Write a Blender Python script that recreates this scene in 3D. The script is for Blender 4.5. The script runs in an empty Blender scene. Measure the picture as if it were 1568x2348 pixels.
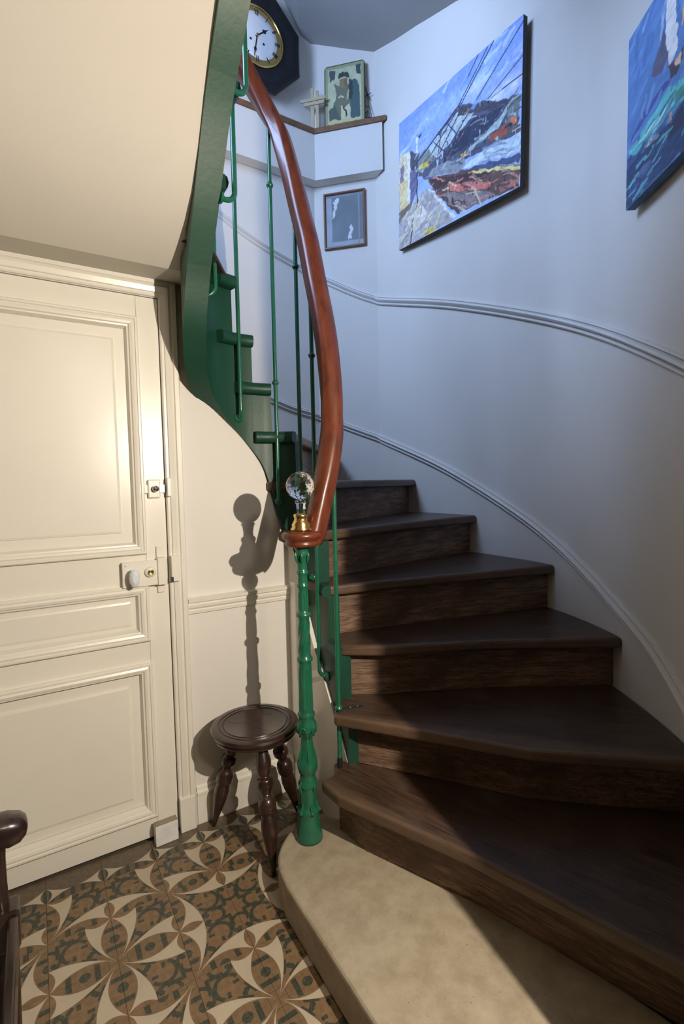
import bpy, math, random
import numpy as np
from mathutils import Matrix, Vector
random.seed(7); rng = np.random.default_rng(7)
sc = bpy.context.scene
COL = sc.collection
# ------------------------------------------------------------------ camera
EYE = 1.3
YAW, PITCH, ROLL, FPX = 0.5536, 0.05661, 0.02157, 1137.85
def _cam():
    f = Vector((math.sin(YAW)*math.cos(PITCH), math.cos(YAW)*math.cos(PITCH), -math.sin(PITCH)))
    r = Vector((math.cos(YAW), -math.sin(YAW), 0)); d = f.cross(r)
    r2 = math.cos(ROLL)*r + math.sin(ROLL)*d; d2 = -math.sin(ROLL)*r + math.cos(ROLL)*d
    cd = bpy.data.cameras.new('camera'); cd.sensor_fit = 'VERTICAL'; cd.sensor_height = 36
    cd.lens = FPX/2348*36; cd.clip_start = .02
    o = bpy.data.objects.new('camera', cd); COL.objects.link(o)
    m = Matrix((r2, -d2, -f)).transposed().to_4x4(); m.translation = (0, 0, EYE); o.matrix_world = m
    sc.camera = o
_cam()
# ------------------------------------------------------------------ world, lights, exposure
w = bpy.data.worlds.new('world'); sc.world = w; w.use_nodes = True
w.node_tree.nodes['Background'].inputs[0].default_value = (.55, .68, 1, 1)
w.node_tree.nodes['Background'].inputs[1].default_value = .12
sc.view_settings.view_transform = 'Standard'; sc.view_settings.look = 'None'
sc.cycles.max_bounces = 7; sc.cycles.diffuse_bounces = 3; sc.cycles.glossy_bounces = 3; sc.cycles.transmission_bounces = 8; sc.cycles.transparent_max_bounces = 6
sc.cycles.caustics_reflective = False; sc.cycles.caustics_refractive = False; sc.cycles.adaptive_threshold = .06; sc.cycles.adaptive_min_samples = 12
sc.view_settings.exposure = 0.15; sc.view_settings.gamma = 1; sc.view_settings.use_curve_mapping = False
def area(name, loc, target, sx, sy, power, color):
    l = bpy.data.lights.new(name, 'AREA'); l.shape = 'RECTANGLE'; l.size = sx; l.size_y = sy; l.energy = power; l.color = color
    o = bpy.data.objects.new(name, l); COL.objects.link(o); o.location = loc
    o.rotation_euler = (Vector(target)-Vector(loc)).to_track_quat('-Z', 'Y').to_euler(); return o
# daylight entering by the window over the upper stairs (window_1)
area('window_daylight', (-.63, 1.8, 3.55), (2.0, 1.75, 3.35), 1.0, 1.0, 46, (.43, .61, 1.0)).data.spread = math.radians(130)
LAMP = (.765, -.134, 1.60)
LAMP_W, FILL_W, LAMP_C = 126, 34, (1.0, .875, .725)
# ------------------------------------------------------------------ materials
def lin(c): return tuple((x/255/12.92 if x/255 <= .04045 else ((x/255+.055)/1.055)**2.4) for x in c)
class X:
    """tiny expression builder over Math nodes"""
    nt = None
    def __init__(s, sock): s.s = sock
    @staticmethod
    def op(o, *a):
        n = X.nt.nodes.new('ShaderNodeMath'); n.operation = o
        for i, v in enumerate(a):
            if isinstance(v, X): X.nt.links.new(v.s, n.inputs[i])
            else: n.inputs[i].default_value = v
        return X(n.outputs[0])
    def __add__(s, o): return X.op('ADD', s, o)
    __radd__ = __add__
    def __sub__(s, o): return X.op('SUBTRACT', s, o)
    def __rsub__(s, o): return X.op('SUBTRACT', o, s)
    def __mul__(s, o): return X.op('MULTIPLY', s, o)
    __rmul__ = __mul__
    def __gt__(s, o): return X.op('GREATER_THAN', s, o)
    def __lt__(s, o): return X.op('LESS_THAN', s, o)
    def abs(s): return X.op('ABSOLUTE', s)
    def sqrt(s): return X.op('SQRT', s)
def NEW(name):
    m = bpy.data.materials.new(name); m.use_nodes = True
    nt = m.node_tree; return m, nt, nt.nodes['Principled BSDF']
def ramp(nt, fac, stops):
    r = nt.nodes.new('ShaderNodeValToRGB'); nt.links.new(fac, r.inputs[0])
    e = r.color_ramp.elements
    while len(e) < len(stops): e.new(.5)
    for el, (p, c) in zip(e, stops): el.position = p; el.color = (*c, 1)
    return r.outputs[0]
def noise(nt, scale, detail=2.5, rough=.55, vec=None, stretch=None, coord='Object'):
    tc = nt.nodes.new('ShaderNodeTexCoord'); v = tc.outputs[coord]
    if stretch:
        mp = nt.nodes.new('ShaderNodeMapping'); mp.inputs['Scale'].default_value = stretch
        nt.links.new(v, mp.inputs[0]); v = mp.outputs[0]
    n = nt.nodes.new('ShaderNodeTexNoise'); n.inputs['Scale'].default_value = scale
    n.inputs['Detail'].default_value = detail; n.inputs['Roughness'].default_value = rough
    nt.links.new(v, n.inputs['Vector']); return n.outputs[0]
def bump(nt, b, h, strength, dist=.01):
    n = nt.nodes.new('ShaderNodeBump'); n.inputs['Strength'].default_value = strength; n.inputs['Distance'].default_value = dist
    nt.links.new(h, n.inputs['Height']); nt.links.new(n.outputs[0], b.inputs['Normal'])
def paint(name, col, rough=.5, var=.06, nscale=6, bstr=.05, bscale=60, coat=0, spec=.5, metal=0):
    m, nt, b = NEW(name)
    c0 = tuple(x*(1-var) for x in col); c1 = tuple(min(1, x*(1+var)) for x in col)
    nt.links.new(ramp(nt, noise(nt, nscale), [(.3, c0), (.7, c1)]), b.inputs['Base Color'])
    b.inputs['Roughness'].default_value = rough; b.inputs['Coat Weight'].default_value = coat
    b.inputs['Coat Roughness'].default_value = .12
    b.inputs['Specular IOR Level'].default_value = spec; b.inputs['Metallic'].default_value = metal
    if bstr: bump(nt, b, noise(nt, bscale, 3), bstr, .004)
    return m
def wood(name, c0, c1, c2, rough=.42, stretch=(1.2, 14, 14), scale=3.2, coat=0, bstr=.25, wear=None, spec=.5, fine=False, nose=None):
    m, nt, b = NEW(name)
    g = noise(nt, scale, 5, .65, stretch=stretch)
    col = ramp(nt, g, [(.28, c0), (.5, c1), (.75, c2)])
    if fine:                                 # fine pores along the board
        g2 = noise(nt, scale*1.5, 3, .7, stretch=(stretch[0]*1.4, stretch[1]*5, stretch[2]*5))
        mf = nt.nodes.new('ShaderNodeMix'); mf.data_type = 'RGBA'; mf.blend_type = 'MULTIPLY'; mf.inputs[0].default_value = 1
        nt.links.new(col, mf.inputs[6]); nt.links.new(ramp(nt, g2, [(.36, (.35, .33, .32)), (.52, (1, 1, 1)), (.7, (1.25, 1.22, 1.2))]), mf.inputs[7]); col = mf.outputs[2]
        ad = nt.nodes.new('ShaderNodeMath'); ad.operation = 'ADD'; nt.links.new(g, ad.inputs[0]); nt.links.new(g2, ad.inputs[1]); g = ad.outputs[0]
    if wear:
        mx = nt.nodes.new('ShaderNodeMix'); mx.data_type = 'RGBA'; mx.blend_type = 'MIX'
        f = ramp(nt, noise(nt, 5, 5, .6), [(.50, (0, 0, 0)), (.72, (1, 1, 1))])
        nt.links.new(f, mx.inputs[0]); nt.links.new(col, mx.inputs[6]); mx.inputs[7].default_value = (*wear, 1); col = mx.outputs[2]
    if nose:                                 # worn, paler wood along the front edge of the board
        tc = nt.nodes.new('ShaderNodeTexCoord'); sp = nt.nodes.new('ShaderNodeSeparateXYZ'); nt.links.new(tc.outputs['Object'], sp.inputs[0])
        X.nt = nt; f = X.op('SMOOTH_MIN', (.030 - X(sp.outputs[1]))*40, 1.0, .2); f = X.op('MAXIMUM', f, 0.0)*X.op('MULTIPLY', X(noise(nt, 14, 5, .6, stretch=(.6, 1, 1))), 1.25)
        mx = nt.nodes.new('ShaderNodeMix'); mx.data_type = 'RGBA'; mx.clamp_factor = True; nt.links.new(f.s, mx.inputs[0]); nt.links.new(col, mx.inputs[6]); mx.inputs[7].default_value = (*nose, 1); col = mx.outputs[2]
    nt.links.new(col, b.inputs['Base Color'])
    b.inputs['Roughness'].default_value = rough; b.inputs['Coat Weight'].default_value = coat; b.inputs['Coat Roughness'].default_value = .1
    b.inputs['Specular IOR Level'].default_value = spec
    bump(nt, b, g, bstr, .003); return m
M = {}
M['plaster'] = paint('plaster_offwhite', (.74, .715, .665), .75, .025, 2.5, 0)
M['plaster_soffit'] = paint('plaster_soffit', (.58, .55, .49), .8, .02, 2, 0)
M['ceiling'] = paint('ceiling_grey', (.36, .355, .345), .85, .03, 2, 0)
M['cream'] = paint('cream_gloss_paint', (.80, .772, .69), .30, .025, 3, .05, 25)
M['trimwhite'] = paint('white_trim_paint', (.76, .745, .71), .38, .03, 5, .04, 40)
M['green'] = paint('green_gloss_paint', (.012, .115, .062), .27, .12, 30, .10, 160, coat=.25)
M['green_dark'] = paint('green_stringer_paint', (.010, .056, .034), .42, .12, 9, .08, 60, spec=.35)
M['mahogany'] = wood('mahogany_varnish', (.060, .013, .006), (.125, .028, .010), (.17, .042, .015), .36, (6, 6, 1.5), 5, coat=.2, bstr=.06)
M['tread'] = wood('dark_oak_tread', (.030, .017, .011), (.062, .036, .024), (.105, .062, .040), .33, bstr=.35, wear=(.095, .066, .048), fine=True, nose=(.125, .078, .048))
M['riser'] = wood('dark_oak_riser', (.075, .040, .024), (.195, .118, .076), (.37, .25, .17), .5, (1.3, 12, 12), 4, bstr=.4, wear=(.095, .052, .032), fine=True)
M['stool'] = wood('stained_stool_wood', (.014, .007, .006), (.030, .014, .011), (.050, .022, .015), .28, (3, 3, 3), 6, coat=.35, bstr=.12)
M['chair'] = wood('dark_chair_wood', (.010, .005, .0045), (.020, .0095, .008), (.034, .015, .011), .3, (4, 4, 4), 5, coat=.3, bstr=.1)
M['ledgewood'] = wood('ledge_brown_wood', (.13, .065, .030), (.19, .098, .048), (.25, .135, .066), .5, (3, 3, 3), 6)
M['framewood'] = wood('frame_brown_wood', (.14, .060, .024), (.20, .09, .038), (.26, .12, .05), .4, (6, 6, 6), 8)
M['palewood'] = wood('pale_lath_wood', (.42, .33, .19), (.52, .42, .26), (.6, .5, .33), .6, (6, 6, 6), 10)
M['black'] = paint('black_lacquer', (.010, .010, .013), .30, .2, 20, .03, 40)
M['iron'] = paint('dark_iron', (.012, .011, .011), .45, .2, 30, .1, 80)
M['brass'] = paint('brass', (.75, .52, .20), .22, .08, 30, .03, 60, metal=1)
M['steel'] = paint('steel', (.72, .72, .72), .18, .03, 30, 0, metal=1)
M['porcelain'] = paint('white_porcelain', (.72, .77, .82), .10, .02, 20, 0, coat=.5)
M['twig'] = paint('dark_twig', (.035, .022, .018), .7, .2, 40, .1)
M['dial'] = paint('white_enamel_dial', (.84, .85, .86), .25, .02, 8, 0)
M['ink'] = paint('black_ink', (.015, .015, .02), .4, .1, 30, 0)
M['canvas_edge_black'] = paint('black_canvas_edge', (.012, .011, .013), .6, .2, 30, .05)
M['canvas_edge_blue'] = paint('blue_canvas_edge', (.03, .10, .22), .5, .35, 14, .1)
M['grout'] = paint('floor_grout', (.105, .078, .052), .7, .15, 20, .1)
M['hall_dark'] = wood('low_bounce_hall', (.04, .03, .022), (.055, .042, .03), (.07, .055, .04), .6, (1, 1, 1), 4)  # unseen hall finish, made dark to cut bounce light onto the stairs
M['marble'] = None
def stone_mat():
    m, nt, b = NEW('cream_limestone')
    base = ramp(nt, noise(nt, 14, 5, .7), [(.3, (.27, .222, .150)), (.55, (.36, .305, .220)), (.8, (.42, .365, .275))])
    tc = nt.nodes.new('ShaderNodeTexCoord'); v = nt.nodes.new('ShaderNodeTexVoronoi'); v.inputs['Scale'].default_value = 75
    nt.links.new(tc.outputs['Object'], v.inputs['Vector'])
    sp = ramp(nt, v.outputs['Distance'], [(.05, (0, 0, 0)), (.16, (1, 1, 1))])
    n2 = ramp(nt, noise(nt, 26, 2), [(.56, (1, 1, 1)), (.62, (0, 0, 0))])
    mx = nt.nodes.new('ShaderNodeMix'); mx.data_type = 'RGBA'; mx.blend_type = 'LIGHTEN'; mx.inputs[0].default_value = 1
    nt.links.new(sp, mx.inputs[6]); nt.links.new(n2, mx.inputs[7])
    mm = nt.nodes.new('ShaderNodeMix'); mm.data_type = 'RGBA'; nt.links.new(mx.outputs[2], mm.inputs[0])
    mm.inputs[6].default_value = (.13, .10, .065, 1); nt.links.new(base, mm.inputs[7])
    nt.links.new(mm.outputs[2], b.inputs['Base Color']); b.inputs['Roughness'].default_value = .55
    bump(nt, b, noise(nt, 90, 4), .25, .003); return m
M['stone'] = stone_mat()
def marble_mat():
    m, nt, b = NEW('white_marble_block')
    geo = nt.nodes.new('ShaderNodeNewGeometry'); sep = nt.nodes.new('ShaderNodeSeparateXYZ'); nt.links.new(geo.outputs['Normal'], sep.inputs[0])
    mx = nt.nodes.new('ShaderNodeMix'); mx.data_type = 'RGBA'
    nt.links.new(ramp(nt, sep.outputs['Z'], [(.4, (0, 0, 0)), (.6, (1, 1, 1))]), mx.inputs[0])
    nt.links.new(ramp(nt, noise(nt, 25, 5), [(.3, (.70, .71, .70)), (.7, (.84, .85, .85))]), mx.inputs[6])
    mx.inputs[7].default_value = (.30, .235, .16, 1)
    nt.links.new(mx.outputs[2], b.inputs['Base Color']); b.inputs['Roughness'].default_value = .4; return m
M['marble'] = marble_mat()
def glass_pane():
    m, nt, b = NEW('picture_glass'); nt.nodes.remove(b)
    t = nt.nodes.new('ShaderNodeBsdfTransparent'); g = nt.nodes.new('ShaderNodeBsdfGlossy'); g.inputs['Roughness'].default_value = .03
    fr = nt.nodes.new('ShaderNodeFresnel'); fr.inputs[0].default_value = 1.5
    mx = nt.nodes.new('ShaderNodeMixShader'); nt.links.new(fr.outputs[0], mx.inputs[0]); nt.links.new(t.outputs[0], mx.inputs[1]); nt.links.new(g.outputs[0], mx.inputs[2])
    nt.links.new(mx.outputs[0], nt.nodes['Material Output'].inputs[0]); return m
M['pane'] = glass_pane()
def crystal():
    m, nt, b = NEW('cut_crystal'); b.inputs['Transmission Weight'].default_value = 1; b.inputs['IOR'].default_value = 1.54
    b.inputs['Roughness'].default_value = 0; b.inputs['Base Color'].default_value = (1, 1, 1, 1); return m
M['crystal'] = crystal()
def attr_mat(name, rough=.45, bstr=.3):
    m, nt, b = NEW(name); a = nt.nodes.new('ShaderNodeAttribute'); a.attribute_name = 'Col'
    nt.links.new(a.outputs['Color'], b.inputs['Base Color']); b.inputs['Roughness'].default_value = rough
    if bstr: bump(nt, b, noise(nt, 55, 5, .6), bstr, .004)
    return m
M['oil'] = attr_mat('oil_paint', .42); M['print'] = attr_mat('printed_paper', .5, 0); M['icon'] = attr_mat('aged_painted_board', .45, .15)
TILE = .12694*EYE
CREAM, BROWN, GREEN, EDGE = (.50, .425, .32), (.205, .128, .068), (.042, .050, .034), (.125, .092, .060)
def tile_mat(name, border=False):
    m, nt, b = NEW(name); X.nt = nt
    tc = nt.nodes.new('ShaderNodeTexCoord'); sep = nt.nodes.new('ShaderNodeSeparateXYZ'); nt.links.new(tc.outputs['Object'], sep.inputs[0])
    A = X(sep.outputs[0])*(1/TILE); B = X(sep.outputs[1])*(1/TILE)
    MIN = lambda p, q: X.op('MINIMUM', p, q); MAX = lambda p, q: X.op('MAXIMUM', p, q)
    def hyp(u, v): return (u*u + v*v).sqrt()
    if border:
        up = .42 - .86*A*(1-A); lo = .84*A*(1-A)
        notch = .9*B*(1 - B*(1/.42))
        cre = (B > lo)*(B < up)*(A > notch)*(1-A > notch)
        petal = MAX((B < lo), MAX(A < notch, 1-A < notch)*(B < .42))
        stripe = (X.op('PINGPONG', A, .09) > .052)*petal
        grn = stripe
        ground = EDGE
    else:
        hi = MAX(A, B); lo_ = MIN(A, B)          # fold about the diagonal
        arc1 = .84*hi*(1-hi); arc2 = .425*(2*hi - hi*hi); notch = .86*lo_*(1 - lo_*(1/.42))
        cre = (lo_ > arc1)*(lo_ < arc2)*(1-hi > notch)
        petal = (lo_ < arc1)
        # mosaic inside the petals: cross stripes and a dark heart
        st = (X.op('PINGPONG', hi, .105) > .062)*(hi > .14)*(hi < .9)*(lo_ < arc1*.86)
        st = MAX(st*((hi-.5).abs() > .1), hyp(hi-.5, lo_*1.0) < .085)
        # mosaic bands in the open corner
        inner = (lo_ > arc2)
        d1 = (hyp(hi-1.02, lo_-.60) - .20).abs() < .032
        d2 = (hyp(hi-.60, lo_-.60) - .20).abs() < .032
        d2 = d2*(hi + lo_ > 1.12)
        d3 = ((hi-.86).abs() < .033)*(lo_ > .60)
        d4 = (hyp(hi-.40, lo_-.36) < .045)
        d5 = ((hi-.62).abs() < .03)*((lo_-.46).abs() < .05)
        d6 = (lo_ > arc2)*(lo_ < arc2+.045)*(hi > .3)*(hi < .52)
        d7 = (hyp(hi-.93, lo_-.5) < .045)
        bands = d1
        for q in (d2, d3, d4, d5, d6, d7): bands = MAX(bands, q)
        grn = MAX(st, bands*inner*(1-cre)); ground = BROWN
    def mix(f, c1, c2sock=None, c2=None):
        n = nt.nodes.new('ShaderNodeMix'); n.data_type = 'RGBA'
        nt.links.new(f.s if isinstance(f, X) else f, n.inputs[0])
        if c2sock is not None: nt.links.new(c2sock, n.inputs[6])
        else: n.inputs[6].default_value = (*c2, 1)
        n.inputs[7].default_value = (*c1, 1); return n.outputs[2]
    nz = noise(nt, 60, 4)
    g0 = ramp(nt, nz, [(.3, tuple(x*.8 for x in ground)), (.7, tuple(x*1.2 for x in ground))])
    # tesserae joints: fine pale lines, alternate warm cubes
    vor = nt.nodes.new('ShaderNodeTexVoronoi'); vor.inputs['Scale'].default_value = 62; vor.feature = 'DISTANCE_TO_EDGE'
    nt.links.new(tc.outputs['Object'], vor.inputs['Vector'])
    c = mix(grn, GREEN, c2sock=g0)
    if not border:
        jt = X(vor.outputs['Distance']) < .045
        n = nt.nodes.new('ShaderNodeMix'); n.data_type = 'RGBA'; nt.links.new((jt*grn*.5).s, n.inputs[0]); nt.links.new(c, n.inputs[6]); n.inputs[7].default_value = (.12, .11, .08, 1); c = n.outputs[2]
    c = mix(cre, CREAM, c2sock=c)
    # worn, slightly dirty surface
    dm = nt.nodes.new('ShaderNodeMix'); dm.data_type = 'RGBA'; dm.blend_type = 'MULTIPLY'; dm.inputs[0].default_value = 1
    nt.links.new(c, dm.inputs[6]); nt.links.new(ramp(nt, noise(nt, 9, 5, coord='Object'), [(.3, (.82, .82, .82)), (.7, (1, 1, 1))]), dm.inputs[7])
    nt.links.new(dm.outputs[2], b.inputs['Base Color']); b.inputs['Roughness'].default_value = .42
    return m
M['tile'] = tile_mat('patterned_cement_tile'); M['tile_border'] = tile_mat('patterned_border_tile', True)
def emit(name, col, s):
    m, nt, b = NEW(name); b.inputs['Emission Color'].default_value = (*col, 1); b.inputs['Emission Strength'].default_value = s
    b.inputs['Base Color'].default_value = (.8, .75, .65, 1); return m
# ------------------------------------------------------------------ mesh helpers
def cr(P, n=8, closed=False):
    """Catmull-Rom through points of any dimension"""
    P = [np.array(p, float) for p in P]; out = []; N = len(P)
    for i in range(N if closed else N-1):
        g = (lambda k: P[k % N]) if closed else (lambda k: P[max(0, min(N-1, k))])
        p0, p1, p2, p3 = g(i-1), g(i), g(i+1), g(i+2)
        if not closed and i == 0: p0 = 2*p1-p2
        if not closed and i == N-2: p3 = 2*p2-p1
        for k in range(n):
            t = k/n
            out.append(.5*((2*p1)+(-p0+p2)*t+(2*p0-5*p1+4*p2-p3)*t*t+(-p0+3*p1-3*p2+p3)*t**3))
    if not closed: out.append(P[-1])
    return out
class MB:
    def __init__(s): s.v = []; s.f = []; s.sm = []
    def add(s, vs, fs, smooth=False):
        o = len(s.v); s.v += [tuple(map(float, p)) for p in vs]; s.f += [[i+o for i in f] for f in fs]; s.sm += [smooth]*len(fs); return s
    def box(s, a, b):
        x0, y0, z0 = [min(p, q) for p, q in zip(a, b)]; x1, y1, z1 = [max(p, q) for p, q in zip(a, b)]
        return s.add([(x0, y0, z0), (x1, y0, z0), (x1, y1, z0), (x0, y1, z0), (x0, y0, z1), (x1, y0, z1), (x1, y1, z1), (x0, y1, z1)],
              [(3, 2, 1, 0), (4, 5, 6, 7), (0, 1, 5, 4), (1, 2, 6, 5), (2, 3, 7, 6), (3, 0, 4, 7)])
    def prism(s, poly, z0, z1):
        """vertical prism over a counter-clockwise plan polygon"""
        A = sum(poly[i][0]*poly[(i+1) % len(poly)][1]-poly[(i+1) % len(poly)][0]*poly[i][1] for i in range(len(poly)))
        if A < 0: poly = poly[::-1]
        n = len(poly)
        return s.add([(p[0], p[1], z0) for p in poly]+[(p[0], p[1], z1) for p in poly],
              [list(range(n))[::-1], list(range(n, 2*n))]+[(i, (i+1) % n, (i+1) % n+n, i+n) for i in range(n)])
    def solid(s, poly, axis_o, ex, ey, ez, d):
        """polygon in the frame (ex,ey) at axis_o extruded by d along ez"""
        o, ex, ey, ez = [np.array(q, float) for q in (axis_o, ex, ey, ez)]
        A = sum(poly[i][0]*poly[(i+1) % len(poly)][1]-poly[(i+1) % len(poly)][0]*poly[i][1] for i in range(len(poly)))
        flip = (A < 0) != (np.dot(np.cross(ex, ey), ez)*d < 0)
        if flip: poly = poly[::-1]
        n = len(poly); a = [o+p[0]*ex+p[1]*ey for p in poly]; b = [q+ez*d for q in a]
        return s.add(a+b, [list(range(n))[::-1], list(range(n, 2*n))]+[(i, (i+1) % n, (i+1) % n+n, i+n) for i in range(n)])
    def rings(s, R, smooth=True, cap=True, closed_ring=True):
        n = len(R[0]); vs = [p for r in R for p in r]; fs = []
        for i in range(len(R)-1):
            for k in range(n if closed_ring else n-1):
                fs.append((i*n+k, i*n+(k+1) % n, (i+1)*n+(k+1) % n, (i+1)*n+k))
        s.add(vs, fs, smooth)
        if cap and closed_ring:
            s.add(R[0], [list(range(n))[::-1]]); s.add(R[-1], [list(range(n))])
        return s
    def lathe(s, prof, seg=24, base=(0, 0, 0), axis=(0, 0, 1), mod=None, smooth=True):
        ax = Vector(axis).normalized(); q = ax.to_track_quat('Z', 'Y'); R = []
        for r, z in prof:
            ring = []
            for k in range(seg):
                t = 2*math.pi*k/seg; rr = r*(mod(t, z) if mod else 1)
                ring.append(tuple(Vector(base)+q @ Vector((rr*math.cos(t), rr*math.sin(t), z))))
            R.append(ring)
        return s.rings(R, smooth)
    def tube(s, P, r, seg=10, cap=True):
        P = [Vector(p) for p in P]; R = []; ref = None
        for i, p in enumerate(P):
            t = (P[min(i+1, len(P)-1)]-P[max(i-1, 0)]).normalized()
            if ref is None: ref = t.orthogonal().normalized()
            ref = (ref-t*ref.dot(t)).normalized(); b = t.cross(ref)
            rr = r[i] if isinstance(r, (list, tuple)) else r
            R.append([tuple(p+rr*(math.cos(2*math.pi*k/seg)*ref+math.sin(2*math.pi*k/seg)*b)) for k in range(seg)])
        return s.rings(R, True, cap)
    def sweep(s, P, prof, side=None, smooth=True, vertical=False, flip=1):
        """profile (out, up) swept along P; out = horizontal normal, up = z (vertical) or normal to the path"""
        P = [Vector(p) for p in P]; R = []
        for i, p in enumerate(P):
            t = (P[min(i+1, len(P)-1)]-P[max(i-1, 0)])
            h = Vector((t.x, t.y, 0)).normalized(); n = Vector((-h.y, h.x, 0))*flip
            up = Vector((0, 0, 1)) if vertical else n.cross(t.normalized())*(-flip)*-1
            if not vertical and up.z < 0: up = -up
            R.append([tuple(p+n*a+up*b) for a, b in prof])
        return s.rings(R, smooth)
    def build(s, name, mat, parent=None, bevel=0, seg=2, auto=35, subd=0):
        me = bpy.data.meshes.new(name); root = (0, 0, 0)
        if parent is not None:
            q = parent
            while q.parent is not None: q = q.parent
            root = q.location
        me.from_pydata([(x-root[0], y-root[1], z-root[2]) for x, y, z in s.v], [], s.f); me.update()
        bmn = __import__('bmesh').new(); bmn.from_mesh(me); __import__('bmesh').ops.recalc_face_normals(bmn, faces=bmn.faces); bmn.to_mesh(me); bmn.free()
        me.polygons.foreach_set('use_smooth', s.sm)
        o = bpy.data.objects.new(name, me); COL.objects.link(o)
        if mat is not None: me.materials.append(M[mat] if isinstance(mat, str) else mat)
        if parent is not None: o.parent = parent
        if bevel:
            b = o.modifiers.new('bevel', 'BEVEL'); b.width = bevel; b.segments = seg; b.limit_method = 'ANGLE'; b.angle_limit = math.radians(auto)
        return o
def tag(o, label=None, cat=None, group=None, kind=None):
    for k, v in (('label', label), ('category', cat), ('group', group), ('kind', kind)):
        if v: o[k] = v
    return o
def thing(name, label, cat, loc=(0, 0, 0), group=None):
    o = bpy.data.objects.new(name, None); COL.objects.link(o); o.location = loc; o.empty_display_size = .1
    return tag(o, label, cat, group)
def struct(o, label=None): return tag(o, label, kind='structure')
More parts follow.
